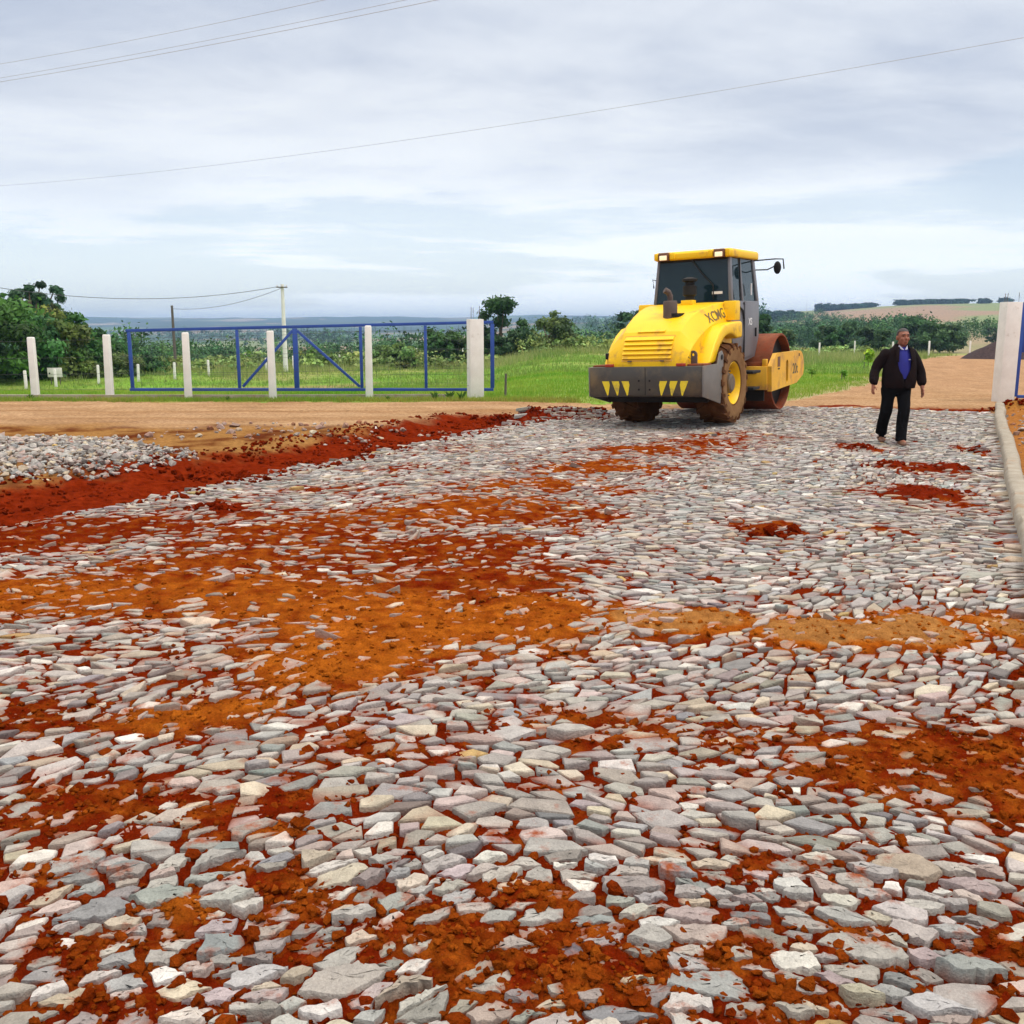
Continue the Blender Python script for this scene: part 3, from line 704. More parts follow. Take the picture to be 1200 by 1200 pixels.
# ------------------------------------------------------------------ gate columns with rebar stubs
def column(g, w, top_v, lab, stubs, name='gate_column', dep=None):
    z0 = ground(g[0], g[1]); z1 = z_for(g[0], g[1], top_v); h = z1 - z0; dep = dep or w
    root = empty(name, (g[0], g[1], z0)); tag(root, lab, 'gate column', 'white concrete gate columns')
    mb = MB(); mb.box((0, 0, (h - .3) / 2), (w, dep, h + .3)); 
    o = mb.obj('shaft', M['whitewash'], root, bevel=.012)
    for (dx, dy, hh, le) in stubs:
        MB().tube([(dx, dy, h - .05), (dx + le * .5, dy, h + hh * .6), (dx + le, dy + .01, h + hh)], .007, 6).obj('rebar', M['rust'], root)
    return root, h
gL = (G(548, 467)[:2] + G(566, 467)[:2]) / 2 + np.array([0, .18])
cL, hL = column(gL, .35, 374, 'square white concrete gate column with rebar stubs at the right end of the blue sliding gate', [(-.13, -.1, .30, .01), (-.02, .1, .28, .0), (.08, -.1, .32, .01), (.14, .1, .22, -.01)])
cL.rotation_euler.z = .30
gR = (G(1169, 471)[:2] + G(1190, 471)[:2]) / 2 + np.array([.0, .2])
cR, hR = column(gR, .37, 354, 'taller white concrete gate column at right edge beside the kerb end', [(-.17, -.12, .20, .02), (.12, -.1, .22, .0), (-.1, .12, .2, .01)])
cR.rotation_euler.z = .02
# ------------------------------------------------------------------ blue sliding gate
GY = 25.2
xl, xr = at_depth(153, 463, GY)[0], at_depth(578.5, 466, GY)[0]
gz0 = .14
ztl, ztr = z_for(xl, GY, 387.5), z_for(xr, GY, 377.5)
def ztop(x): return ztl + (ztr - ztl) * (x - xl) / (xr - xl)
def xat(u, v): return at_depth(u, v, GY)[0]
root = empty('sliding_gate', ((xl + xr) / 2, GY, gz0)); tag(root, 'long blue tubular sliding gate standing open behind the white posts', 'gate')
ox, oz = (xl + xr) / 2, gz0
def bar(name, a, b, w, d=.05):
    a = Vector((a[0] - ox, 0, a[1] - oz)); b = Vector((b[0] - ox, 0, b[1] - oz)); t = (b - a).normalized(); n = Vector((0, 1, 0)).cross(t)
    mb = MB(); y = Vector((0, d / 2, 0)); k = n * w / 2
    mb.hexa([a - k - y, a + k - y, a + k + y, a - k + y, b - k - y, b + k - y, b + k + y, b - k + y])
    return mb.obj(name, M['blue'], root, bevel=.004)
bar('top_rail', (xl, ztl), (xr, ztr), .075, .07); bar('bottom_rail', (xl, gz0 + .05), (xr, gz0 + .05), .072, .07)
ups = [(153.5, .08), (279.5, .072), (347, .12), (423.5, .072), (499, .072), (577, .10)]
for u, w in ups:
    x = xat(u, 425); bar('upright', (x, gz0 + .09), (x, ztop(x) - .042), w, .066)
x0, x1, x2 = xat(281, 425) + .05, xat(347, 425), xat(423.5, 425) - .05
bar('brace', (x1 - .06, ztop(x1) - .10), (x0, gz0 + .12), .066, .05); bar('brace', (x1 + .06, ztop(x1) - .10), (x2, gz0 + .12), .066, .05)
mb = MB()                                                                   # fine welded mesh of the gate leaf
for x in np.arange(xl + .3, xr - .1, .30): mb.tube([(x - ox, .0, .1), (x - ox, .0, ztop(x) - oz - .05)], .0022, 4)
for k in range(1, 8): mb.tube([(xl - ox, .004, k * .215), (xr - ox, .004, k * .215)], .0022, 4)
mb.obj('wire_mesh', M['wire'], root, smooth=0)
# closed leaf beyond the right column
yb = gR[1] + .05; xa = gR[0] + .27; root = empty('swing_gate', (xa, yb, ground(xa, yb))); tag(root, 'blue gate leaf hung beside the tall white column at right edge', 'gate')
hg = hR - .05
for nm, c, d in (('upright', (.04, 0, hg / 2 + .06), (.10, .08, hg - .06)), ('upright', (3.4, 0, hg / 2 + .06), (.09, .07, hg - .06)), ('bottom_rail', (1.72, 0, .09), (3.26, .06, .07)), ('top_rail', (1.72, 0, hg), (3.26, .06, .08))):
    MB().box(c, d).obj(nm, M['blue'], root, bevel=.005)
MB().box((1.72, 0, hg * .73), (3.26, .03, hg * .46)).obj('sheet_panel', M['blue'], root, bevel=.004)
# ------------------------------------------------------------------ far fence posts, sign, poles
far_px = [(31, 456, 21), (66, 453.5, 20), (116, 450.5, 22), (162.5, 447.5, 20), (205, 444.5, 19), (245, 441.5, 19), (312, 436, 16), (344, 433.5, 16), (372.5, 431.5, 15.5), (398.5, 428, 14.5), (423, 428, 14), (446.5, 426, 14), (467.5, 420.5, 11), (488.5, 419, 10.5), (507.5, 418, 10), (525, 417.5, 10), (542, 416.5, 10),
          (603, 419, 9), (960, 413, 11), (1001.5, 411, 11), (1046, 412, 11), (1088.5, 412, 12), (1136.5, 411, 11)]
nl = 0; nr_ = 0; ordn = ['first', 'second', 'third', 'fourth', 'fifth', 'sixth', 'seventh', 'eighth', 'ninth', 'tenth', 'eleventh', 'twelfth', 'thirteenth', 'fourteenth', 'fifteenth', 'sixteenth', 'seventeenth', 'eighteenth']
farP = []
for u, v, hp in far_px:
    g = hit(u, v); lim = 112 + max(0, u - 440) * .12 if u < 640 else 104.0
    if g[1] > lim: x = at_depth(u, v, lim)[0]; g = np.array([x, lim, ground(x, lim)])
    d = g[1]; h = max(.9, z_for(g[0], d, v - hp) - g[2]) + .05; w = max(.07, .075)
    mb = MB(); mb.rings([[Vector((a * w * k, b * w * k, z)) for a, b in ((-1, -1), (1, -1), (1, 1), (-1, 1))] for z, k in ((-.3, 1), (h - .04, .95), (h, .75))])
    o = mb.obj('field_post', M['whitewash'], None, bevel=.01); o.location = g; o.rotation_euler = (random.gauss(0, .01), random.gauss(0, .015), random.gauss(0, .2))
    if u < 0: lab = 'short white post of the far field fence at the left photo edge'
    elif u < 640: lab = f'short white post far across the field left of the roller, {ordn[nl]} from left'; nl += 1
    else: lab = f'short white post in the tall grass right of the roller, {ordn[nr_]} from left'; nr_ += 1
    tag(o, lab, 'fence post', 'short white posts of the far field fence'); farP.append((g, h, u))
# white board at the third far post
g = hit(64, 451.5); gy = g[1] + .35; gx = at_depth(64.5, 440, gy)[0]; zb = z_for(gx, gy, 442); zt_ = z_for(gx, gy, 431)
root = empty('sign_board', (gx, gy, ground(gx, gy))); tag(root, 'small plain white board standing behind a far post at left', 'sign'); z0 = ground(gx, gy)
w = 17 / F * gy
MB().box((0, 0, (zb + zt_) / 2 - z0), (w, .03, zt_ - zb)).obj('board', M['whitewash'], root, bevel=.004)
for sx_ in (-.3, .3): MB().box((sx_ * w, .045, (zt_ - z0) / 2 - .05), (.05, .05, zt_ - z0)).obj('leg', M['wood'], root, bevel=.004)
MB().box((-.36 * w, -.018, (zb * .6 + zt_ * .4) - z0), (.09, .006, .1)).obj('dark_mark', M['black'], root)
# pale braced post behind the right gate end
g = hit(571, 417.5); z0 = g[2]; root = empty('braced_post', g); tag(root, 'white post with slanting brace seen behind the right end of the blue gate', 'fence post')
MB().box((0, 0, .75), (.16, .16, 1.7)).obj('upright', M['whitewash'], root, bevel=.015); MB().tube([(-.45, 0, .0), (-.02, -.1, .95)], .07, 6).obj('brace', M['whitewash'], root); MB().tube([(.5, 0, .0), (.02, -.1, .85)], .07, 6).obj('brace', M['whitewash'], root)
# thin wood stake near the gate end
g = hit(592, 466); MB().tube([(0, 0, -.2), (.02, 0, .62)], [.035, .03], 7).obj('stake', M['wood']).location = g
tag(bpy.data.objects['stake'], 'short weathered stake in the grass right of the blue gate', 'stake')
# utility poles
def utility_pole(u, vb, vt, d, r0, r1, m, lab, arm):
    x = at_depth(u, vb, d)[0]; z0 = ground(x, d); z1 = z_for(x, d, vt); root = empty('utility_pole', (x, d, z0)); tag(root, lab, 'pole')
    h = z1 - z0
    MB().tube([(0, 0, -.3), (0, 0, h * .5), (0, 0, h)], [r0, (r0 + r1) / 2, r1], 12).obj('shaft', m, root)
    if arm:
        MB().box((0, -r1 - .03, h - .25), (.9, .08, .09)).obj('crossarm', M['wood'], root, bevel=.01)
        for k in (-.38, 0.0, .38): MB().lathe([(.02, h - .2), (.05, h - .16), (.03, h - .12), (.045, h - .08), (.01, h - .04)], 'z', (k, -r1 - .03, 0), 10).obj('insulator', M['whitewash'], root)
    return np.array([x, d, z1])
pA = utility_pole(335, 436, 333, 82, .21, .13, M['polecon'], 'tall pale concrete utility pole behind the blue gate', True)
pB = utility_pole(206.5, 440, 358, 95, .16, .11, M['wood'], 'thin dark wooden pole in the field behind the second gate post', False)
def cable(name, a, b, sag, r, lab, ext=(0, 1), m='sky_wire'):
    a, b = np.array(a), np.array(b); pp = []
    for t in np.linspace(ext[0], ext[1], 40):
        p = a + (b - a) * t; p = p.copy(); p[2] -= sag * 4 * t * (1 - t); pp.append(p)
    tag(MB().tube(pp, r, 5).obj(name, M[m]), lab, 'power line', 'power lines overhead')
def W(u, v, z): d = ray(u, v); return d * ((z - H) / d[2]) + np.array([0, 0, H])
cable('power_line', W(0, 75, 8.6), W(380, 0, 8.6), .05, .005, 'uppermost of the power lines crossing the top left sky', (-.5, 1.6))
cable('power_line', W(0, 96, 8.0), W(512, 0, 8.0), .05, .006, 'lowest of the close pair of power lines at top left', (-.5, 1.6))
cable('power_line', W(0, 91.5, 8.3), W(470, 1, 8.3), .05, .005, 'upper of the close pair of power lines at top left', (-.5, 1.6))
cable('power_line', W(50, 214, 8.2), W(1200, 44, 8.2), .35, .006, 'single long power line slanting across the whole sky', (-.15, 1.3))
cable('power_line', at_depth(-60, 327, 70), pA + np.array([-.3, -.2, -.2]), 1.15, .022, 'upper of the two cables strung to the pale concrete pole from left', (0, 1), 'wire')
cable('power_line', pB + np.array([0, 0, -.3]), pA + np.array([-.1, -.2, -.35]), .55, .018, 'lower cable strung between the dark pole and the pale concrete pole', (0, 1), 'wire')
# small far mast
g = hit(945, 366); tag(MB().tube([(0, 0, 0), (0, 0, 16)], [.35, .15], 6).obj('mast', M['polecon']), 'thin distant mast on the skyline right of the roller', 'mast'); bpy.data.objects['mast'].location = g
# ------------------------------------------------------------------ dark gravel mound behind the right column
d = 92.0; x = at_depth(1176, 413.5, d)[0]; g = np.array([x, d, ground(x, d) - .1]); rad_ = 48 / F * d; hgt = 25 / F * d; V_, Q_ = [], []
nr2, na2 = 26, 72
for i in range(nr2):
    for j in range(na2):
        f = i / (nr2 - 1) * 1.1; a = 2 * PI * j / na2; x = f * rad_ * math.cos(a); y = f * rad_ * .8 * math.sin(a)
        z = hgt * (max(0, 1 - f) ** .85) * (1 - .0) + .10 * float(fbm(np.array([x]), np.array([y]), 4, 1.2, 5)[0]) * (f < 1); z = min(z, hgt * .93 + .06 * random.random()) - (.15 if f >= 1 else 0)
        V_.append((x, y, z))
for i in range(nr2 - 1):
    for j in range(na2): Q_.append((i * na2 + j, (i + 1) * na2 + j, (i + 1) * na2 + (j + 1) % na2, i * na2 + (j + 1) % na2))
o = link('gravel_mound', mesh_np('gravel_mound', np.array(V_), [np.array(Q_)], M['mound'], None, True)); o.location = g
tag(o, 'dark gravel mound beyond the dirt road left of the tall white column', 'gravel mound')
# ------------------------------------------------------------------ road roller
TH, RO, PI_ = math.radians(31.05), math.radians(1.81), math.radians(.99)
Mr = Matrix.Translation((3.109, 18.322, -.006)) @ Matrix.Rotation(-TH, 4, 'Z') @ Matrix.Rotation(-RO, 4, 'Y') @ Matrix.Rotation(PI_, 4, 'X')
RR = empty('road_roller'); RR.matrix_world = Mr
tag(RR, 'yellow single-drum road roller with grey cab parked on the stone paving, seen from behind', 'road roller')
# counterweight: rear beam and side plates
cw = empty('counterweight', parent=RR)
MB().prism([(-1.57, .66), (-1.54, .60), (-1.15, .56), (-1.15, 1.11), (-1.57, 1.11)], 'x', -1.035, 1.035).obj('rear_beam', M['counter'], cw, bevel=.012)
for s in (-1, 1):
    MB().prism([(-1.57, .60), (-.72, .42), (-.66, .62), (-.58, .98), (-.56, 1.25), (-.64, 1.33), (-.76, 1.30), (-.86, 1.115), (-1.57, 1.11)], 'x', s * 1.037, s * 1.065).obj('side_plate', M['side_plate'], cw, bevel=.006)
    MB().lathe([(.045, 0), (.045, .012)], 'x', (s * 1.066 if s > 0 else -1.078, -.67, 1.22), 14).obj('pin', M['black'], cw)
mb = MB()
for s in (-1, 1):
    for k in range(3):
        c = s * (.725 - .188 * k); t = -s
        # slanted pennants, wide at the top and drawn to a point at the foot
        poly = [(c + s * .075, .865), (c - s * .060, .865), (c - s * .075, .80), (c - s * .045, .63), (c - s * .025, .615)]
        mb.prism(poly, 'y', -1.5735, -1.571)
mb.obj('warning_stripes', mat('warning_yellow', (.82, .62, .02), (.74, .55, .02), 8, .5, c3=(.45, .32, .06), s3=6, amt3=.2), cw, smooth=0)
mb = MB()
for x in (-.10, .10):
    for z in (.72, .87): mb.lathe([(.018, -1.576), (.018, -1.57)], 'y', (x, 0, z), 10)
mb.obj('bolt', M['black'], cw)
MB().box((0.02, -1.573, .86), (.008, .006, .48)).obj('seam', M['black'], cw)
for s, x in ((-1, -.86), (1, .90)):                                      # top ledges, lifting eye and rear lamp
    MB().box((x, -1.32, 1.125), (.30, .34, .03)).obj('ledge', M['steel_rust'], cw, bevel=.005)
mb = MB(); mb.prism([(.72, 1.14), (.86, 1.14), (.86, 1.27)] + [(.79 + .07 * math.cos(a), 1.29 + .07 * math.sin(a)) for a in np.linspace(0, PI, 7)] + [(.72, 1.27)], 'y', -1.33, -1.29, holes=[[(.79 + .028 * math.cos(a), 1.29 + .028 * math.sin(a)) for a in np.linspace(0, 2 * PI, 9)[:-1]]])
mb.obj('lifting_eye', M['rust'], cw)
MB().box((-.78, -1.30, 1.20), (.06, .06, .10)).obj('lamp_stalk', M['yellow_dirty'], cw, bevel=.008); MB().box((-.77, -1.31, 1.29), (.13, .10, .11)).obj('work_lamp', M['black'], cw, bevel=.02)
# chassis, axle, articulation
MB().box((0, -.2, .80), (1.1, 2.0, .42)).box((0, 1.15, .72), (.75, 1.1, .45)).box((0, 0, .74), (1.3, .34, .34)).box((0, .0, .56), (.5, .5, .3)).box((0, -.75, .62), (1.9, .62, .32)).box((0, .95, .62), (1.25, .9, .4)).obj('chassis', M['black'], RR, bevel=.03)  # chassis bulk enlarged to block light and darken the underside
# hood
def hsec(y, zt, wt, wb, zs, zb=1.11, ws=None):
    # half outline, right side, from bottom to top centre
    ws = ws or wb
    return [(wb, zb), (ws, zs), (ws - .012, zs + .02), (wt + .012, zt - .014), (wt - .012, zt), (wt * .5, zt + .006), (0, zt + .008)]
secs = [(-1.47, 1.18, .56, .70, 1.15, 1.11), (-1.44, 1.32, .545, .735, 1.22, 1.11), (-1.36, 1.50, .53, .755, 1.34, 1.11), (-1.22, 1.685, .53, .765, 1.45, 1.11), (-1.0, 1.84, .54, .77, 1.56, 1.11), (-.70, 1.97, .56, .775, 1.68, 1.11), (-.35, 2.07, .60, .78, 1.78, 1.11), (.0, 2.13, .65, .785, 1.87, 1.11), (.35, 2.165, .69, .79, 1.93, 1.11), (.66, 2.18, .71, .79, 1.98, 1.11)]
R = []
for y, zt, wt, wb, zs, zb in secs:
    h = hsec(y, zt, wt, wb, zs, zb)
    R.append([Vector((x, y, z)) for x, z in h] + [Vector((-x, y, z)) for x, z in h[-2::-1]])
hood = MB().rings(R).obj('hood', M['yellow'], RR, bevel=0, smooth=16)
from mathutils.bvhtree import BVHTree
hbm = bmesh.new(); hbm.from_mesh(hood.data); hood_bvh = BVHTree.FromBMesh(hbm); hbm.free()
# louvre panel lying on the rear slope of the hood
def hood_z(y):
    ys = [s[0] for s in secs]; return float(np.interp(y, ys, [s[1] for s in secs])) + .015
def hpt(x, y, off): # point lifted off the hood slope
    e = .03; n = Vector((0, -(hood_z(y + e) - hood_z(y - e)), 2 * e)).normalized(); return Vector((x, y, hood_z(y))) + n * off
yy = [-1.455, -1.42, -1.37, -1.31, -1.24, -1.16]
mb = MB()
def strip(x0, x1, ya, yb, o0, o1):
    mb.hexa([hpt(x0, ya, -.01), hpt(x1, ya, -.01), hpt(x1, yb, -.01), hpt(x0, yb, -.01), hpt(x0, ya, o0), hpt(x1, ya, o0), hpt(x1, yb, o1), hpt(x0, yb, o1)])
zz_ = np.linspace(1.22, 1.60, 6); ysl = [float(np.interp(z, [s[1] for s in secs], [s[0] for s in secs])) for z in zz_]
for a, b in zip(ysl, ysl[1:]): strip(-.45, .45, a, b - .004, .034, .004)
mb.obj('louvre', M['yellow'], hood, smooth=0)
mb = MB(); strip(-.47, .47, ysl[0] - .012, ysl[-1] + .012, .001, .001); mb.obj('vent_recess', M['yellow_dirty'], hood, smooth=0)
mb = MB()
for a, b in ((ysl[-1] + .05, ysl[-1] + .10),): strip(-.25, .25, a, b, .02, .006)
mb.obj('hinge_plate', M['yellow'], hood, smooth=0)
for s in (-1, 1):                                                         # shut lines and latches of the hood
    MB().tube([(s * .742, -1.425, 1.26), (s * .775, -1.18, 1.14), (s * .785, -.95, 1.135)], .006, 5).obj('shut_line', M['rust'], hood, smooth=0)
    MB().box(hpt(s * .30, ysl[0] - .035, .006), (.07, .03, .02)).obj('latch', M['rust'], hood, bevel=.004)
for s in (-1, 1):
    MB().box((s * .66, -1.545, 1.135), (.16, .05, .05)).obj('tail_light', mat('tail_lens', (.35, .03, .01), None, 8, .35), cw, bevel=.008)
    MB().tube([(s * .30, .9, .98), (s * .34, 1.3, 1.02), (s * .26, 1.7, .88), (s * .30, 1.95, .86)], .025, 8).obj('hydraulic_hose', M['black'], RR)
# exhaust stack with elbow, air intake
ex, ey = .15, -.74
mb = MB(); mb.lathe([(.118, 1.80), (.125, 1.82), (.125, 2.19), (.112, 2.215), (.05, 2.215)], 'z', (ex, ey, 0), 24); mb.tube([(ex, ey, 2.2), (ex, ey, 2.29), (ex - .02, ey - .03, 2.36), (ex - .07, ey - .08, 2.40)], .052, 10)
mb.obj('exhaust_pipe', M['rust'], RR)
MB().lathe([(.15, 1.93), (.15, 1.995)], 'z', (.24, -.70, 0), 20).obj('exhaust_opening', M['black'], hood)
mb = MB(); mb.lathe([(.09, 2.14), (.09, 2.30), (.125, 2.32), (.125, 2.48), (.085, 2.50), (.085, 2.55), (.14, 2.57), (.14, 2.61), (.05, 2.64)], 'z', (.16, .18, 0), 22)
mb.obj('air_intake', M['black'], RR)
MB().box((.15, .14, 2.18), (.22, .2, .1)).obj('intake_base', M['yellow'], RR, bevel=.01)
# step at the front top of the hood and fender bodies with wheel arches
for s in (-1, 1):
    outer = [(-1.10, 1.12), (-.98, 1.27), (-.80, 1.47), (-.58, 1.64), (-.35, 1.75), (.0, 1.80), (.46, 1.82), (.66, 1.82), (.66, 1.52)]
    arch = [(.865 * math.cos(a), .73 + .865 * math.sin(a)) for a in np.radians(np.linspace(64, 152, 16))]
    MB().prism(outer + [(.50, 1.52)] + arch[0:] + [(-.95, 1.12)], 'x', s * .70, s * 1.0).obj('fender', M['yellow'], RR, bevel=.045, seg=3)
    MB().prism([(.36, 1.84), (.66, 1.84), (.66, 2.19), (.40, 2.19)], 'x', s * .72, s * .955).obj('shoulder_box', M['yellow'], RR, bevel=.02)
    # lettering along the hood flank
    t = text_mesh('XCMG', .26, 0.0); o = link('lettering', t, hood); t.materials.append(mat('letter_brown', (.13, .085, .03), None, 5, .6))
    nrm = Vector((s * .86, -.10, .50)).normalized(); e1 = Vector((0, s * 1.0, .10 * s)); e1 = (e1 - nrm * e1.dot(nrm)).normalized(); e2 = nrm.cross(e1); p0 = Vector((s * .75, -.05, 1.93))
    bmt = bmesh.new(); bmt.from_mesh(t); bmesh.ops.subdivide_edges(bmt, edges=bmt.edges, cuts=2, use_grid_fill=True); bmesh.ops.triangulate(bmt, faces=bmt.faces)
    for v in bmt.verts:
        q = p0 + e1 * v.co.x + e2 * v.co.y; h_ = hood_bvh.ray_cast(q + nrm * .6, -nrm)
        v.co = (h_[0] if h_[0] is not None else q) + nrm * .007
    bmt.to_mesh(t); bmt.free()
# wheels
def wheel(sx):
    w = empty('wheel', (sx * .815, 0, .73), parent=RR)
    prof = [(.36, -.22), (.40, -.25), (.52, -.275), (.62, -.275), (.675, -.25), (.695, -.20), (.70, 0), (.695, .20), (.675, .25), (.62, .275), (.52, .275), (.40, .25), (.36, .22)]
    mb = MB(); mb.lathe(prof, 'x', (0, 0, 0), 56, closed=True)
    n = 19
    for side in (-1, 1):
        for k in range(n):
            a0 = 2 * PI * (k + (.5 if side > 0 else 0)) / n
            pts8 = []
            for rlo, rhi in ((.685, .735),):
                for r in (rlo, rhi):
                    for x, da, wd in ((.015, .0, .052), (.272, .27, .062)):
                        rr_ = r - (.025 if x > .2 else 0)
                        for sg in (-1, 1):
                            a = a0 + da + sg * wd; pts8.append(Vector((side * x, rr_ * math.cos(a), rr_ * math.sin(a))))
            # order bottom four then top four
            b0, b1, b2, b3, t0, t1, t2, t3 = pts8
            mb.hexa([b0, b1, b3, b2, t0, t1, t3, t2])
            a = a0 + .29                                              # shoulder block running down the sidewall
            q = []
            for r, x in ((.60, .262), (.71, .245)):
                for sg in (-1, 1):
                    q.append(Vector((side * x, r * math.cos(a + sg * .05), r * math.sin(a + sg * .05))))
            q2 = [Vector((v.x + side * .028, v.y, v.z)) for v in q]
            mb.hexa([q[0], q[1], q[3], q[2], q2[0], q2[1], q2[3], q2[2]])
    mb.obj('tyre', M['rubber'], w, smooth=30)
    MB().lathe([(.405, sx * .256), (.52, sx * .281), (.60, sx * .281), (.645, sx * .272), (.645, sx * .262), (.52, sx * .27), (.405, sx * .246)], 'x', (0, 0, 0), 48, closed=True).obj('sidewall', M['sidemud'], w, smooth=40)
    mb = MB(); o_ = sx
    mb.lathe([(.355, -.20 * o_), (.365, -.19 * o_), (.365, .215 * o_), (.385, .235 * o_), (.375, .243 * o_), (.34, .20 * o_), (.31, .06 * o_), (.29, .05 * o_), (.24, .09 * o_), (.10, .10 * o_), (.0, .10 * o_)], 'x', (0, 0, 0), 40)
    mb.obj('rim', M['yellow'], w, smooth=30)
    mb = MB(); mb.lathe([(.20, .09 * o_), (.20, .13 * o_), (.165, .16 * o_), (.165, .20 * o_), (.13, .225 * o_), (.0, .225 * o_)], 'x', (0, 0, 0), 24)
    for k in range(12):
        a = 2 * PI * k / 12; mb.lathe([(.016, .10 * o_), (.016, .15 * o_)], 'x', (0, .225 * math.cos(a), .225 * math.sin(a)), 6)
    mb.obj('hub', M['hub'], w)
    w.rotation_euler.x = random.uniform(0, 1)
wheel(-1); wheel(1)
# cab: grey shell with pillars, glass, door, roof
cab = empty('cab', parent=RR)
cy0, cy1, cw_, zr = .70, 2.36, .70, 3.0
# side silhouettes (y, z): lower body tapers to the front foot
for s in (-1, 1):
    sh_ = [(.70, 1.55), (.70, 2.20), (2.36, 2.20), (2.36, 1.50), (2.10, 1.12), (1.15, 1.02), (.92, 1.10)]
    MB().prism(sh_, 'x', s * .71, s * .78).obj('side_panel', M['grey'], cab, bevel=.015)
    for a, b in (((.66, .70), 'rear_pillar'), ((1.98, 2.08), 'front_pillar')): pass
    MB().hexa([(s * .715, .70, 2.2), (s * .775, .70, 2.2), (s * .775, .82, 2.2), (s * .715, .82, 2.2), (s * .665, .78, zr), (s * .715, .78, zr), (s * .715, .88, zr), (s * .665, .88, zr)]).obj('rear_pillar', M['grey'], cab, bevel=.012)
    MB().hexa([(s * .69, 2.22, 2.2), (s * .775, 2.22, 2.2), (s * .775, 2.36, 2.2), (s * .69, 2.36, 2.2), (s * .63, 2.12, zr), (s * .71, 2.12, zr), (s * .71, 2.26, zr), (s * .63, 2.26, zr)]).obj('front_pillar', M['grey'], cab, bevel=.012)
    MB().hexa([(s * .70, 1.34, 2.2), (s * .772, 1.34, 2.2), (s * .772, 1.42, 2.2), (s * .70, 1.42, 2.2), (s * .635, 1.34, zr), (s * .705, 1.34, zr), (s * .705, 1.42, zr), (s * .635, 1.42, zr)]).obj('door_pillar', M['grey'], cab, bevel=.01)
    MB().hexa([(s * .735, .84, 2.2), (s * .742, .84, 2.2), (s * .742, 1.34, 2.2), (s * .735, 1.34, 2.2), (s * .678, .88, zr), (s * .685, .88, zr), (s * .685, 1.34, zr), (s * .678, 1.34, zr)]).obj('quarter_window', M['glass'], cab)
    door = MB().prism([(1.42, 1.12), (1.42, 2.19), (2.22, 2.19), (2.24, 1.55), (2.02, 1.16)], 'x', s * .782, s * .80).obj('door', M['grey'], cab, bevel=.006)
    MB().hexa([(s * .738, 1.42, 2.2), (s * .745, 1.42, 2.2), (s * .745, 2.22, 2.2), (s * .738, 2.22, 2.2), (s * .68, 1.42, zr), (s * .687, 1.42, zr), (s * .687, 2.12, zr), (s * .68, 2.12, zr)]).obj('window', M['glass'], door)
    MB().box((s * .81, 2.06, 1.60), (.03, .05, .17)).obj('handle', M['black'], door, bevel=.008)
    MB().box((s * .80, 1.78, 2.42), (.02, .03, .22)).obj('grab_label', M['white'], cab) if s > 0 else None
    # door gasket curve and black hand rail
    MB().tube([(s * .795, .95, 2.02), (s * .80, 1.10, 2.08), (s * .80, 1.28, 2.02), (s * .80, 1.36, 1.86), (s * .80, 1.36, 1.30), (s * .80, 1.33, 1.16)], .017, 8).obj('hand_rail', M['black'], cab)
    MB().tube([(s * .79, 1.36, 2.16), (s * .79, 1.72, 2.05), (s * .79, 2.16, 1.82), (s * .79, 2.2, 1.62)], .010, 6).obj('panel_seam', M['black'], cab)
    MB().tube([(s * .79, 1.10, 2.98), (s * .80, 1.10, 2.5), (s * .80, 1.12, 2.24)], .014, 6).obj('grab_bar', M['black'], cab)
    t = text_mesh('XS', .19, .002); o = link('lettering', t, door); t.materials.append(M['white'])
    o.matrix_local = Matrix.Translation((s * .802, 1.74, 1.80)) @ Matrix(((0, 0, s), (s, 0, 0), (0, 1, 0))).to_4x4()
MB().box((0, 1.53, 1.28), (1.40, 1.56, .14)).obj('cab_floor', M['black'], cab, bevel=.01)
MB().box((0, .74, 1.72), (1.40, .06, .92)).obj('rear_panel', M['grey'], cab, bevel=.01)
MB().box((0, 2.30, 1.75), (1.38, .05, .84)).obj('front_panel', M['black'], cab, bevel=.01)
MB().hexa([(-.715, .715, 2.19), (.715, .715, 2.19), (.715, .722, 2.19), (-.715, .722, 2.19), (-.665, .795, zr), (.665, .795, zr), (.665, .802, zr), (-.665, .802, zr)]).obj('rear_window', M['glass'], cab)
MB().hexa([(-.69, 2.30, 2.19), (.69, 2.30, 2.19), (.69, 2.307, 2.19), (-.69, 2.307, 2.19), (-.63, 2.20, zr), (.63, 2.20, zr), (.63, 2.207, zr), (-.63, 2.207, zr)]).obj('windscreen', M['glass'], cab)
MB().box((0, .71, 2.185), (1.40, .05, .05)).box((0, .80, 2.985), (1.34, .05, .06)).obj('window_frame', M['black'], cab, bevel=.008)
MB().tube([(-.02, .738, 2.99), (.20, .725, 2.72), (.42, .70, 2.50), (.43, .69, 2.24)], [.012, .014, .014, .01], 6).obj('wiper', M['black'], cab)
MB().box((.50, .70, 2.355), (.20, .006, .05)).obj('window_label', M['white'], cab)
# seat, steering column and dark inner lining seen through the glass
seat = MB().box((.0, 1.25, 1.72), (.52, .52, .16)).obj('seat', M['black'], cab, bevel=.04); MB().box((.0, 1.02, 2.12), (.50, .14, .68), Matrix.Rotation(.12, 3, 'X')).obj('seat_back', M['black'], seat, bevel=.05)
MB().box((.0, 1.25, 1.48), (.4, .4, .3)).obj('seat_base', M['black'], seat)
mb = MB(); mb.tube([(0, 2.1, 1.4), (0, 1.88, 2.14)], .045, 8); mb.lathe([(.19 + .017 * math.cos(a), .017 * math.sin(a)) for a in np.linspace(0, 2 * PI, 9)[:-1]], 'z', (0, 0, 0), 24, closed=True)
for v in list(mb.bm.verts)[-24 * 8:]: v.co = Matrix.Rotation(.5, 3, 'X') @ v.co + Vector((0, 1.86, 2.17))
mb.obj('steering_wheel', M['black'], cab)
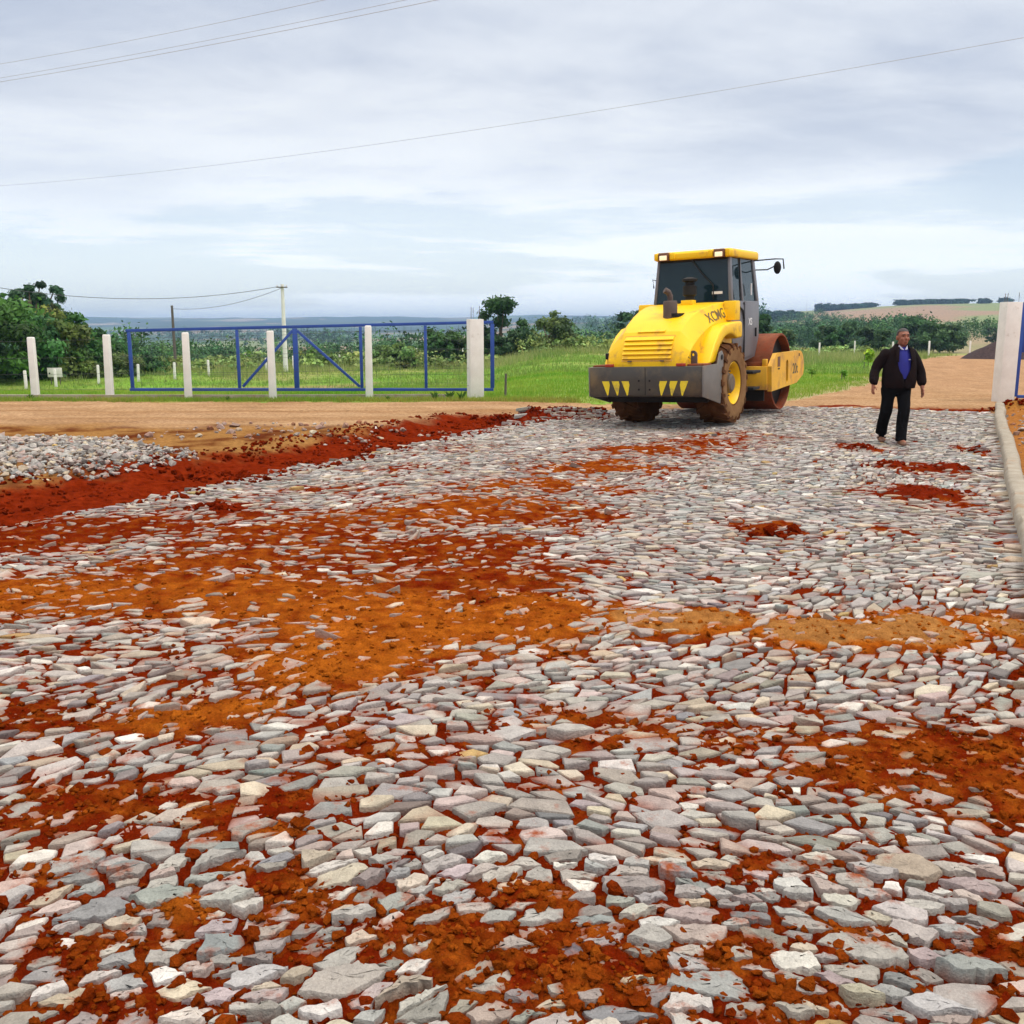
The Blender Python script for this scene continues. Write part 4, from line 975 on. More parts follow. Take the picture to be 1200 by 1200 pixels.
MB().box((0, 1.53, 2.975), (1.28, 1.36, .03)).obj('headliner', M['black'], cab)
# roof
le = M['lamp'].node_tree.nodes['Principled BSDF']; le.inputs['Emission Color'].default_value = (1, .82, .5, 1); le.inputs['Emission Strength'].default_value = .55
roof = MB().rings([[Vector((x * k, y, z)) for x, y in ((-.74, .70 - e), (.74, .70 - e), (.76, .8), (.76, 2.35), (.66, 2.50 + e), (-.66, 2.50 + e), (-.76, 2.35), (-.76, .8))] for z, k, e in ((2.995, .985, -.02), (3.02, 1, .0), (3.11, 1, 0), (3.15, .96, -.05))]).obj('roof', M['yellow'], cab, bevel=.012)
for s, x in ((-1, -.545), (1, .545)):
    hd = MB().box((x, .71, 3.065), (.205, .14, .15)).obj('headlight', M['brownlens'], cab, bevel=.012)
    MB().box((x, .634, 3.045), (.145, .014, .085)).obj('lens', M['lamp'], hd, bevel=.006)
    MB().box((x - s * .17, .69, 3.07), (.10, .07, .13)).obj('roof_lip', M['yellow'], roof, bevel=.025); MB().box((x + s * .155, .70, 3.07), (.085, .08, .13)).obj('roof_lip', M['yellow'], roof, bevel=.02)
MB().tube([(.35, 1.7, 3.15), (.35, 1.7, 3.22)], .02, 8).obj('roof_nub', M['black'], roof)
# mirrors
for s in (-1, 1):
    mi = MB().ball((s * 1.10, 2.48, 2.83), (.076, .04, .125), 16).obj('mirror', M['black'], cab)
    if s > 0:
        MB().tube([(.70, 2.28, 2.98), (1.05, 2.48, 3.0), (1.20, 2.52, 2.99), (1.22, 2.52, 2.80)], .014, 6).tube([(.70, 2.28, 2.80), (.92, 2.42, 2.80), (1.05, 2.46, 2.86)], .014, 6).obj('mirror_arm', M['black'], mi)
    else:
        MB().tube([(-.70, 2.28, 2.98), (-1.05, 2.46, 2.98), (-1.10, 2.48, 2.9)], .014, 6).obj('mirror_arm', M['black'], mi)
MB().tube([(-.70, .80, 2.62), (-.80, .74, 2.66), (-.79, .76, 2.50)], .014, 6).obj('rear_hook', M['black'], cab)
# drum and its frame
drum = empty('drum', (0, 3.0, .775), parent=RR)
MB().lathe([(.70, -1.045), (.765, -1.05), (.775, -1.04), (.775, 1.04), (.765, 1.05), (.735, 1.05), (.735, .70), (.1, .70), (.1, -.70), (.735, -.70), (.735, -1.05)][1:10] + [(.735, -.70), (.735, -1.05)], 'x', (0, 0, 0), 72, closed=True).obj('drum_shell', M['steel_rust'], drum, smooth=30)
for s in (-1, 1):
    MB().lathe([(.734, s * .84), (.734, s * .88), (.25, s * .90), (.25, s * 1.0), (.0, s * 1.0)], 'x', (0, 0, 0), 36).obj('drum_hub', M['black'], drum)
fr = empty('drum_frame', parent=RR)
for s in (-1, 1):
    top = [(1.95, .55), (1.93, .93), (2.28, 1.17), (3.85, 1.17)] + [(3.95 + .36 * math.cos(a), .82 + .35 * math.sin(a)) for a in np.radians(np.linspace(75, -30, 8))] + [(3.75, .50), (1.95, .44)]
    hole = [(3.02 + .085 * math.cos(a), .78 + (.15 if math.sin(a) > 0 else -.15) + .085 * math.sin(a)) for a in np.linspace(.01, 2 * PI + .01, 17)[:-1]]
    MB().prism(top, 'x', s * 1.085, s * 1.172, holes=[hole]).obj('side_plate', M['yellow_dirty'], fr, bevel=0, smooth=20)
    MB().box((s * 1.174, 2.42, 1.0), (.006, .17, .20)).obj('decal', M['brownlens'], fr); MB().box((s * 1.174, 2.42, .86), (.006, .12, .03)).obj('decal', M['black'], fr)
    MB().box((s * 1.174, 3.92, 1.08), (.006, .05, .06)).obj('decal', M['black'], fr)
    t = text_mesh('20t', .30, .002); o = link('lettering', t, fr); t.materials.append(mat('letter_dark', (.10, .08, .04), None, 5, .6))
    o.matrix_local = Matrix.Translation((s * 1.1735, 3.62, .80)) @ Matrix(((0, 0, s), (s, 0, 0), (0, 1, 0))).to_4x4()
    MB().box((s * 1.02, 2.0, 1.0), (.09, .10, .14)).obj('bracket', M['yellow_dirty'], fr, bevel=.01)
MB().box((0, 1.98, .70), (2.17, .14, .46)).obj('rear_crossbeam', M['yellow_dirty'], fr, bevel=.012); MB().box((0, 4.18, .72), (2.17, .14, .36)).obj('front_crossbeam', M['yellow_dirty'], fr, bevel=.012)
MB().box((.80, 1.90, .82), (.16, .03, .05)).obj('vent', M['black'], fr); MB().box((0, 2.09, .96), (2.0, .06, .10)).obj('scraper', M['steel_rust'], fr, bevel=.006)
MB().box((0, 2.02, .37), (2.0, .05, .24)).obj('shade_plate', M['black'], fr)  # black plate added to stand in for the shade below the crossbeam
MB().box((0, 1.72, .72), (.6, .4, .5)).obj('articulation', M['black'], RR, bevel=.03)
MB().box((.92, 1.25, .86), (.34, .5, .05)).box((.92, 1.25, .55), (.34, .4, .05)).box((.78, 1.25, .72), (.03, .4, .55)).obj('step', M['black'], RR, bevel=.006)
# ------------------------------------------------------------------ walking man
mg = G(1047, 520.5); MZ = ground(mg[0], mg[1]) + .018
PR = empty('person', (mg[0], mg[1], MZ), rz=.06); tag(PR, 'man in open black jacket, blue polo shirt and black trousers walking on the stones', 'person')
def limb(mb, pts, n=14): 
    mb.tube([p[:3] for p in pts], [p[3] if len(p) == 4 else (p[3], p[4]) for p in pts], n)
mb = MB()
head = (.02, -.035, 1.59)
mb.ball((.02, -.02, 1.605), (.082, .10, .105), 20); mb.ball((.02, -.045, 1.545), (.070, .080, .085), 18); mb.ball((.02, -.075, 1.497), (.045, .045, .035), 12)
limb(mb, [(.005, .015, 1.36, .075), (.01, .0, 1.44, .062), (.018, -.012, 1.52, .058)])
mb.ball((.02, -.135, 1.565), (.017, .024, .028), 10); mb.ball((.02, -.112, 1.61), (.013, .012, .04), 8)        # nose
for s in (-1, 1):
    mb.ball((.02 + s * .085, -.01, 1.575), (.014, .026, .036), 10)          # ears
    mb.ball((.02 + s * .036, -.108, 1.622), (.030, .014, .012), 8)          # brows
    mb.ball((.02 + s * .042, -.098, 1.56), (.026, .022, .026), 8)           # cheeks
mb.ball((.02, -.122, 1.525), (.030, .012, .008), 8); mb.ball((.02, -.119, 1.511), (.027, .012, .008), 8)          # lips
mb.rings([[Vector((w * math.cos(a), d * math.sin(a), z)) for a in np.linspace(0, 2 * PI, 21)[:-1]] for z, w, d in ((.80, .16, .11), (.90, .185, .14), (1.05, .195, .15), (1.2, .185, .135), (1.34, .165, .11), (1.41, .10, .08))])
sho = {-1: [(-.175, .02, 1.36), (-.335, .07, 1.12), (-.395, -.05, .89)], 1: [(.175, .02, 1.36), (.325, -.02, 1.09), (.325, -.12, .845)]}
for s in (-1, 1):
    a, b, c = sho[s]
    limb(mb, [(*a, .06), ((a[0] + b[0]) / 2, (a[1] + b[1]) / 2, (a[2] + b[2]) / 2, .05), (*b, .042), ((b[0] + c[0]) / 2, (b[1] + c[1]) / 2, (b[2] + c[2]) / 2, .039), (*c, .029)])
    # palm and fingers, slightly curled, thumb forward
    d = (Vector(c) - Vector(b)).normalized(); d = (d + Vector((0, 0, -.55))).normalized(); f = Vector((0, -1, 0)); f = (f - d * f.dot(d)).normalized(); w = d.cross(f) * 1.0
    inw = w if w.x * s < 0 else -w
    p0 = Vector(c); p1 = p0 + d * .09
    mb.rings([[p + f * (k * .043 * math.cos(t)) + inw * (k2 * .018 * math.sin(t)) for t in np.linspace(0, 2 * PI, 13)[:-1]] for p, k, k2 in ((p0, .62, 1.3), (p0 + d * .03, .85, 1.2), (p0 + d * .07, 1.0, 1.05), (p1, .98, .85))])
    for k, ln in enumerate((.068, .078, .073, .056)):
        q0 = p1 + f * (.034 - .0225 * k) - d * .012; q1 = q0 + d * ln * .45; q2 = q1 + (d + inw * .45).normalized() * ln * .35; q3 = q2 + (d + inw * .95).normalized() * ln * .25
        limb(mb, [(*q0, .0095), (*q1, .009), (*q2, .0082), (*q3, .0068)], 8)
    q0 = p0 + d * .03 + f * .03; q1 = q0 + (f * .8 + d * .6 + inw * .25).normalized() * .036; q2 = q1 + (f * .25 + d + inw * .35).normalized() * .03; q3 = q2 + (d + inw * .5).normalized() * .022
    limb(mb, [(*q0, .013), (*q1, .0115), (*q2, .010), (*q3, .008)], 8)
legs = {-1: [(-.125, .0, .90), (-.140, .02, .50), (-.130, .17, .11)], 1: [(.085, .0, .90), (.065, -.13, .51), (.015, -.20, .09)]}
for s in (-1, 1):
    a, b, c = legs[s]
    limb(mb, [(*a, .095), ((a[0] + b[0]) / 2, (a[1] + b[1]) / 2, (a[2] + b[2]) / 2, .075), (*b, .056), (b[0] * .6 + c[0] * .4, b[1] * .6 + c[1] * .4 + .015, b[2] * .6 + c[2] * .4, .056), (*c, .038)])
    mb.ball((c[0], c[1] - .06, .055), (.04, .10, .035), 12)
me = baked(mb.bm, [('REMESH', dict(mode='VOXEL', voxel_size=.0068)), ('SMOOTH', dict(factor=.5, iterations=3))], M['skin'], 'person_body')
body = link('body', me, PR)
# hair: close-cropped cap over the skull
mb = MB(); mb.ball((.02, -.008, 1.622), (.088, .104, .098), 24)
for v in list(mb.bm.verts):
    y, z = v.co.y + .008, v.co.z - 1.622
    if z < -.045 or (y < -.035 and z < .028 - (y + .035) * .35): mb.bm.verts.remove(v)
mb.obj('hair', M['hair'], PR)
for s in (-1, 1):
    MB().ball((.02 + s * .035, -.106, 1.603), (.013, .008, .007), 10).obj('eye', M['black'], PR)
    MB().ball((.02 + s * .036, -.121, 1.628), (.024, .006, .0055), 8).obj('eyebrow', M['hair'], PR)
MB().ball((.02, -.131, 1.518), (.024, .004, .0035), 8).obj('mouth', mat('lip', (.16, .05, .04), None, 9, .6), PR)
# trousers
mb = MB()
mb.rings([[Vector((w * math.cos(a), d * math.sin(a), z)) for a in np.linspace(0, 2 * PI, 21)[:-1]] for z, w, d in ((.76, .17, .125), (.84, .205, .155), (.94, .212, .165), (1.04, .205, .16))])
for s in (-1, 1):
    a, b, c = legs[s]
    limb(mb, [(a[0], a[1], .92, .112), (a[0] * .85 + b[0] * .15, a[1], .82, .118), ((a[0] + b[0]) / 2, (a[1] + b[1]) / 2, (a[2] + b[2]) / 2, .098, .10), (*b, .086), (b[0] * .55 + c[0] * .45, b[1] * .55 + c[1] * .45 + .02, .32, .084), (c[0], c[1] + .005, .14, .080), (c[0], c[1] - .01, .065, .083)], 18)
me = baked(mb.bm, [('REMESH', dict(mode='VOXEL', voxel_size=.011)), ('SMOOTH', dict(factor=.5, iterations=4))], M['trouser'], 'trousers')
for v in me.vertices:
    n = mnoise.fractal(Vector((v.co.x * 9, v.co.y * 9, v.co.z * 5)), 1, 2, 3); v.co += v.normal * .009 * n
link('trousers', me, PR)
# polo shirt
mb = MB(); mb.rings([[Vector((w * math.cos(a), d * math.sin(a) - .004, z)) for a in np.linspace(0, 2 * PI, 25)[:-1]] for z, w, d in ((.98, .218, .178), (1.05, .222, .180), (1.2, .205, .160), (1.34, .185, .130), (1.41, .125, .095), (1.445, .082, .075))])
mb.obj('shirt', M['shirt'], PR, smooth=60)
for s in (-1, 1):
    MB().hexa([(.01 + s * .008, -.118, 1.40), (.01 + s * .045, -.115, 1.405), (.01 + s * .080, -.03, 1.455), (.01 + s * .06, -.06, 1.468), (.01 + s * .008, -.126, 1.406), (.01 + s * .045, -.125, 1.412), (.01 + s * .086, -.036, 1.462), (.01 + s * .062, -.068, 1.474)]).obj('collar', M['collar'], PR, bevel=.004)
MB().box((.085, -.150, 1.262), (.03, .004, .012)).obj('chest_mark', M['collar'], PR)
# jacket: shell open at the front down to the belly, with sleeves and collar
mb = MB(); n = 40
def jring(z, w, d, half, cx=0):
    a0 = math.asin(min(.98, half / w)) if half > 0 else .004
    return [Vector((w * math.cos(a) + cx, d * math.sin(a), z)) for a in np.linspace(-PI / 2 + a0, 1.5 * PI - a0, n)]
prof = [(.845, .232, .178, .0), (.87, .240, .186, .0), (.95, .248, .196, .004), (1.04, .249, .198, .035), (1.10, .243, .192, .085), (1.2, .232, .180, .105), (1.3, .226, .160, .112), (1.37, .205, .138, .108), (1.42, .158, .112, .092), (1.455, .108, .092, .078), (1.49, .088, .082, .062)]
mb.rings([jring(z, w, d, h_, .012) for z, w, d, h_ in prof], caps=False, closed=False)
for s in (-1, 1):
    a, b, c = sho[s]
    limb(mb, [(a[0] * .75, a[1] + .0, a[2] + .005, .085), (a[0] * 1.12, a[1] + .005, a[2] - .03, .088), ((a[0] + b[0]) / 2, (a[1] + b[1]) / 2, (a[2] + b[2]) / 2, .080), (b[0], b[1], b[2], .072), ((b[0] + c[0]) / 2, (b[1] + c[1]) / 2, (b[2] + c[2]) / 2, .068), (c[0] * .98 + b[0] * .02, c[1], c[2] + .035, .058), (c[0], c[1], c[2] + .005, .050)], 18)
bmesh.ops.recalc_face_normals(mb.bm, faces=mb.bm.faces)
me = baked(mb.bm, [('SUBSURF', dict(levels=2, render_levels=2)), ('SOLIDIFY', dict(thickness=.012, offset=0))], M['jacket'], 'jacket')
for v in me.vertices:
    nn = mnoise.fractal(Vector((v.co.x * 11, v.co.y * 11, v.co.z * 7 + 3)), 1, 2, 3); v.co += v.normal * .010 * nn
link('jacket', me, PR)
for s in (-1, 1):                                                         # turned lapels
    MB().hexa([(s * .075 + .012, -.10, 1.44), (s * .125 + .012, -.085, 1.43), (s * .135 + .012, -.165, 1.24), (s * .100 + .012, -.176, 1.22), (s * .07 + .012, -.118, 1.45), (s * .13 + .012, -.100, 1.44), (s * .14 + .012, -.180, 1.24), (s * .098 + .012, -.190, 1.22)]).obj('lapel', M['jacket'], PR, bevel=.006)
for s in (-1, 1):
    a, b, c = legs[s]; yaw = -.25 if s < 0 else -.12
    mb = MB(); mb.rings([[Vector((w * math.cos(t), y, z0 + h * math.sin(t))) for t in np.linspace(0, 2 * PI, 17)[:-1]] for y, w, z0, h in ((.085, .018, .045, .025), (.07, .034, .05, .045), (.02, .038, .055, .052), (-.06, .042, .045, .042), (-.13, .047, .038, .034), (-.175, .040, .032, .026), (-.195, .018, .028, .014))])
    for v in mb.bm.verts: v.co.z = max(v.co.z, .0)
    o = mb.obj('shoe', M['shoe'], PR, smooth=60); o.location = (c[0], c[1] + .01, .0 if s > 0 else .012); o.rotation_euler = (.0, 0, yaw)
# ------------------------------------------------------------------ vegetation
def leaf_quads(Pt, Nn, size, aspect=1.6, bend=.0):
    """one small leaf card per point: Pt (n,3), facing directions Nn (n,3)"""
    n = len(Pt); a = rng.normal(size=(n, 3)); t = np.cross(Nn, a); t /= np.linalg.norm(t, axis=1, keepdims=True) + 1e-9; b = np.cross(Nn, t); b /= np.linalg.norm(b, axis=1, keepdims=True) + 1e-9
    s = np.asarray(size).reshape(-1, 1) * np.ones((n, 1)); w = s * .5; l = s * .5 * aspect
    Vv = np.stack([Pt - t * l, Pt + b * w * .9 - t * l * .1, Pt + t * l, Pt - b * w * .9 + t * l * .1], 1).reshape(-1, 3)
    return Vv, np.arange(4 * n).reshape(n, 4)
def crown_cloud(lumps, n, size, c0, var=.25, shell=.55):
    """lumps: (x,y,z,rx,ry,rz); leaves mostly in each lump's outer shell, lump-wise hue"""
    L_ = np.array(lumps, float); vol = L_[:, 3] * L_[:, 4] + L_[:, 3] * L_[:, 5]; k = rng.choice(len(L_), n, p=vol / vol.sum())
    d = rng.normal(size=(n, 3)); d /= np.linalg.norm(d, axis=1, keepdims=True)
    r = np.abs(rng.normal(.62 + .2 * shell, .30, n)); p = L_[k, :3] + d * L_[k, 3:6] * r[:, None]
    nn = d + rng.normal(0, .55, (n, 3)) + np.array([0, 0, .35]); nn /= np.linalg.norm(nn, axis=1, keepdims=True)
    Vv, Q = leaf_quads(p, nn, size * rng.uniform(.6, 1.35, n))
    tint = 1 + rng.normal(0, var, (len(L_), 1)); hue = rng.normal(0, .12, (len(L_), 3)) * np.array([1, .4, .6])
    c = np.clip(1.3 * np.array(c0)[None] * tint[k] * (1 + hue[k]) * rng.uniform(.8, 1.2, (n, 1)), .004, 1)
    return Vv, Q, np.repeat(c, 4, 0)
def lumps_for(w, h, z0, n, seed, taper=.5, flat=.8):
    r_ = random.Random(seed); out = []
    for _ in range(n):
        t = r_.random(); zz = z0 + (h - z0) * (.05 + .92 * t); env = w * (1 - abs(t - .38) ** 1.6 * (1.1 + taper)); a = r_.uniform(0, 2 * PI); q_ = env * math.sqrt(r_.random()) * .85
        s = w * r_.uniform(.15, .34); out.append((q_ * math.cos(a), q_ * math.sin(a), zz, s * r_.uniform(.8, 1.3), s * r_.uniform(.8, 1.3), s * flat * r_.uniform(.6, 1)))
    return out
def tree(name, loc, lumps, n, size, c0, trunk_r, forks, lab, cat='tree', group=None, var=.30, shell=.3):
    root = empty(name, loc); tag(root, lab, cat, group)
    v, f, c = crown_cloud(lumps, n, size, c0, var, shell)
    link('crown', mesh_np('crown', v, [f], M['leaf'], c), root)
    mb = MB(); top = max(l[2] for l in lumps); zc = np.mean([l[2] for l in lumps])
    mb.tube([(0, 0, -.4), (.03 * top * .2, 0, zc * .5), (0, .05, zc)], [trunk_r * 1.25, trunk_r, trunk_r * .55], 9)
    for l in sorted(lumps, key=lambda q_: -q_[3])[:forks]:
        zb = zc * random.uniform(.35, .8); mb.tube([(0, 0, zb), (l[0] * .5, l[1] * .5, (zb + l[2]) / 2 + .1), (l[0] * .95, l[1] * .95, l[2])], [trunk_r * .6, trunk_r * .35, trunk_r * .12], 6)
    mb.obj('trunk', M['bark'], root); return root
def place(u, d, vt):                                                       # tree foot and height so that its top reaches row vt
    x = at_depth(u, 420, d)[0]; z = ground(x, d); return (x, d, z), z_for(x, d, vt) - z
DG = (.030, .088, .020); MG = (.050, .125, .022); LG = (.095, .17, .03); OG = (.10, .135, .03); BG = (.028, .075, .032)
# left clump
loc, h = place(40, 78, 331)
Lm = []; rt = random.Random(5)
for (du, dv, r) in [(-10, 338, 7), (0, 333, 6), (-28, 341, 6), (12, 338, 7), (22, 342, 5), (-18, 346, 8), (-6, 346, 8), (8, 348, 8), (18, 349, 6), (-30, 352, 7), (-14, 355, 8), (-2, 358, 7), (10, 356, 5), (24, 355, 6), (25, 359, 5), (-8, 364, 8), (6, 366, 7), (-22, 362, 8), (-36, 348, 6), (14, 367, 6), (-38, 358, 8)]:
    p = at_depth(40 + du, dv, 78); Lm.append((p[0] - loc[0], rt.uniform(-2.2, 2.2), p[2] - loc[2], r * .92 / F * 78, r * .92 / F * 78, r / F * 78 * .62))
tree('umbrella_tree', loc, Lm, 5600, .21, BG, .28, 14, 'tall dark tree with tufted open crown rising above the others at left', 'tree', None, .18, .1)
for k, (u, d, vt, w, n, c, lab) in enumerate([
    (-18, 66, 347, 4.6, 6500, MG, 'broad mid-green tree cut by the left photo edge, in front of the tufted tree'),
    (26, 70, 366, 3.6, 5200, (.036, .105, .028), 'dense dark green tree below the tufted crown at left'),
    (66, 72, 360, 2.9, 4200, OG, 'olive green tree with yellowish top just right of the tufted tree'),
    (88, 76, 366, 2.7, 3800, (.034, .10, .018), 'rounded green tree at the right end of the left clump'),
    (112, 84, 386, 3.0, 3400, DG, 'low dark tree right of the left clump, before the blue gate end'),
    (76, 72, 401, 1.9, 3000, (.055, .125, .022), 'bushy round shrub behind the small white board'),
    (8, 72, 408, 2.6, 3200, (.035, .09, .02), 'dark bush at the foot of the left trees'),
    (103, 72, 424, 1.3, 1500, OG, 'low yellow-green bush left of the second near post'),
    (140, 74, 418, 2.3, 2000, (.08, .12, .035), 'low olive bush behind the left end of the blue gate'),
    (168, 80, 419, 2.2, 1700, DG, 'low dark bush behind the first panel of the blue gate')]):
    loc, h = place(u, d, vt); tree('broad_tree' if h > 3 else 'bush', loc, lumps_for(w, h * .97, h * .06, 34, 100 + k), int(n * 1.6), .25 if h > 3 else .18, c, .16 if h > 3 else .06, 8, lab, 'tree' if h > 3 else 'bush', 'trees and bushes of the left clump')
# middle trees
for k, (u, d, vt, w, n, c, lab, cat) in enumerate([
    (587, 96, 350, 3.3, 6200, (.03, .075, .02), 'tall loose dark tree right behind the left gate column', 'tree'),
    (574, 92, 393, 1.6, 1500, (.025, .06, .018), 'small dark bush at the foot of the tall tree behind the column', 'bush'),
    (607, 92, 388, 1.8, 1700, (.035, .075, .025), 'dark low bush between the tall loose tree and the olive tree', 'bush'),
    (640, 100, 365, 2.7, 4000, (.085, .125, .035), 'rounded olive tree right of the tall tree, left of the roller', 'tree'),
    (660, 99, 381, 1.6, 1500, (.09, .125, .035), 'lower olive shoulder bush right of the rounded olive tree', 'bush'),
    (733, 130, 364, 1.5, 1500, (.03, .07, .025), 'small slender dark tree just left of the roller hood', 'tree'),
    (748, 135, 362, 1.3, 1200, (.035, .075, .03), 'second slender tree partly hidden by the roller cab', 'tree'),
    (470, 92, 401, 2.0, 1900, (.12, .19, .05), 'pale green bush behind the right panel of the blue gate', 'bush'),
    (448, 94, 405, 1.4, 1100, (.11, .18, .05), 'light bush left of the pale green bush behind the gate', 'bush'),
    (514, 96, 384, 2.0, 2300, (.04, .095, .022), 'dark green bush left of the white gate column', 'bush'),
    (537, 98, 388, 1.7, 1600, (.05, .10, .025), 'rounded bush close to the left side of the gate column', 'bush'),
    (372, 92, 407, 1.6, 1200, (.09, .15, .04), 'mid-green bush behind the gate braces right of the concrete pole', 'bush'),
    (893, 120, 369, 1.9, 2300, (.028, .07, .02), 'dark tree directly right of the roller cab', 'tree'),
    (915, 150, 386, 2.6, 1800, (.06, .105, .03), 'light bush above the roller drum', 'bush'),
    (990, 165, 379, 3.2, 2600, (.03, .075, .022), 'dark tree left of the walking man in the valley', 'tree'),
    (968, 160, 382, 2.7, 2000, (.04, .085, .025), 'green bush left of the dark valley tree', 'bush'),
    (1013, 160, 383, 2.6, 2000, (.045, .09, .03), 'green bush between the dark valley tree and the man', 'bush'),
    (1034, 150, 386, 1.9, 1500, (.035, .075, .022), 'small dark tree close behind the man on his left side in the photo', 'tree'),
    (1072, 175, 372, 3.6, 3000, (.033, .08, .024), 'broad dark tree right behind the man', 'tree'),
    (1093, 170, 376, 3.2, 2600, (.045, .095, .028), 'rounded green tree right of the broad dark tree behind the man', 'tree'),
    (1112, 172, 381, 2.8, 2000, (.05, .095, .03), 'low green tree at the right end of the trees behind the man', 'tree'),
    (1160, 260, 384, 2.2, 700, (.03, .06, .025), 'small dark bush alone on the pale slope above the gravel mound', 'bush')]):
    loc, h = place(u, d, vt); h = max(h, 1.2); tree('field_tree' if cat == 'tree' else 'bush', loc, lumps_for(w, h * .97, h * .08, 30, 300 + k, .2 if cat == 'tree' else .0), int(n * 1.5), .24 if d < 110 else .38, c, .13 if cat == 'tree' else .06, 8, lab, cat, 'trees and bushes beyond the field')
# far woods: many small crowns in one mass per wood
def wood(name, lab, spots, n_leaf, c0, size_f, group=None):
    Vs, Fs, Cs = [], [], []; nv = 0
    for (x, y, hh, w) in spots:
        z = ground(x, y); lm = [(x + random.gauss(0, w * .35), y + random.gauss(0, w * .35), z + hh * random.uniform(.35, .85), w * random.uniform(.35, .6), w * random.uniform(.35, .6), hh * random.uniform(.14, .25)) for _ in range(5)] + [(x, y, z + hh * .25, w * .6, w * .6, hh * .25)]
        v, f, c = crown_cloud(lm, n_leaf, w * size_f, np.array(c0) * random.uniform(.6, 1.5), .2, .4); Vs.append(v); Fs.append(f + nv); Cs.append(c); nv += len(v)
    tag(link(name, mesh_np(name, np.vstack(Vs), [np.vstack(Fs)], M['farleaf'], np.vstack(Cs))), lab, 'wood', group, 'stuff')
def polar(az, d): return d * math.sin(math.radians(az)), d * math.cos(math.radians(az))
def scatter(n, az0, az1, d0, d1, h0, h1, keep=None):
    out = []
    for _ in range(n * 6):
        az, d = random.uniform(az0, az1), math.exp(random.uniform(math.log(d0), math.log(d1)))
        x, y = polar(az, d)
        if keep is None or keep(x, y, az, d): hh = random.uniform(h0, h1); out.append((x, y, hh, hh * random.uniform(.36, .55)))
        if len(out) >= n: break
    return out
wood('valley_wood', 'dark wood filling the valley behind the blue gate at left', scatter(520, -38, -4, 185, 420, 6.5, 10.5, lambda x, y, a, d: d > 190 + 2.2 * (a + 22) + 12 * math.sin(a)), 240, (.052, .115, .038), .11)
wood('valley_wood', 'wood patches in the valley behind the middle of the blue gate', scatter(260, -9, 8, 230, 650, 8, 14, lambda x, y, a, d: cells(np.array([x]), np.array([y]), 90, 9)[0] > .35), 160, (.05, .11, .04), .13)
wood('far_wood', 'hazy wood belts on the far plains left of the roller', scatter(520, -36, 14, 700, 3200, 12, 22, lambda x, y, a, d: float(fbm(np.array([x]), np.array([y]), 3, 1 / 320., 33)[0]) > .10), 80, (.04, .09, .035), .20)
wood('hillside_wood', 'woodland on the slope just right of the roller cab', scatter(330, 14.5, 22.5, 330, 950, 5.5, 9.5, lambda x, y, a, d: a < 17.5 + 3.0 * random.random() + (700 - d) / 120), 170, (.045, .10, .036), .13)
wood('hillside_wood', 'wood band along the foot of the right hill behind the man', scatter(240, 17, 31, 260, 640, 2.8, 8.0, lambda x, y, a, d: abs(d - (330 + 25 * math.sin(a * 1.1) + max(0, a - 24.5) * 52)) < 50 - max(0, a - 22) * 2), 170, (.045, .10, .034), .13)
def row(u0, u1, vb, d, hpx, n, lab):
    sp = []
    for k in range(n):
        u = u0 + (u1 - u0) * (k + random.random() * .7) / n; dd = d + random.uniform(-14, 14); x = at_depth(u, vb, dd)[0]; z1 = z_for(x, dd, vb - hpx * random.uniform(.75, 1.1)); hh = max(6, z1 - ground(x, dd)); sp.append((x, dd, hh, 7.5))
    wood('hilltop_wood', lab, sp, 240, (.014, .04, .026), .20)
row(957, 1023, 364, 1240, 8.5, 46, 'left of two dark tree blocks on the right hilltop')
row(1052, 1133, 361, 1240, 9.5, 56, 'right of two dark tree blocks on the right hilltop')
row(1146, 1160, 362, 1200, 5, 5, 'small tree group right of the hilltop blocks')
row(1172, 1182, 360, 1200, 4, 5, 'dark trees on the hilltop beside the tall white column')
row(898, 935, 372, 900, 8, 26, 'dark tree block on the slope right of the roller cab')
# hedge-like weeds between field and valley
sp = []
for _ in range(420):
    az = random.uniform(-33, 32); d = random.uniform(88, 125); x, y = polar(az, d)
    if az > 15: d += 40; x, y = polar(az, d)
    if abs(az - 26.5) < 5.5: continue
    hh = random.uniform(.5, 1.6) * (1.2 if -12 < az < 12 else 1); sp.append((x, y, hh, random.uniform(.9, 2.0)))
wood('tall_weeds', 'tall weeds and scrub along the far edge of the field', sp, 130, (.15, .20, .065), .15)
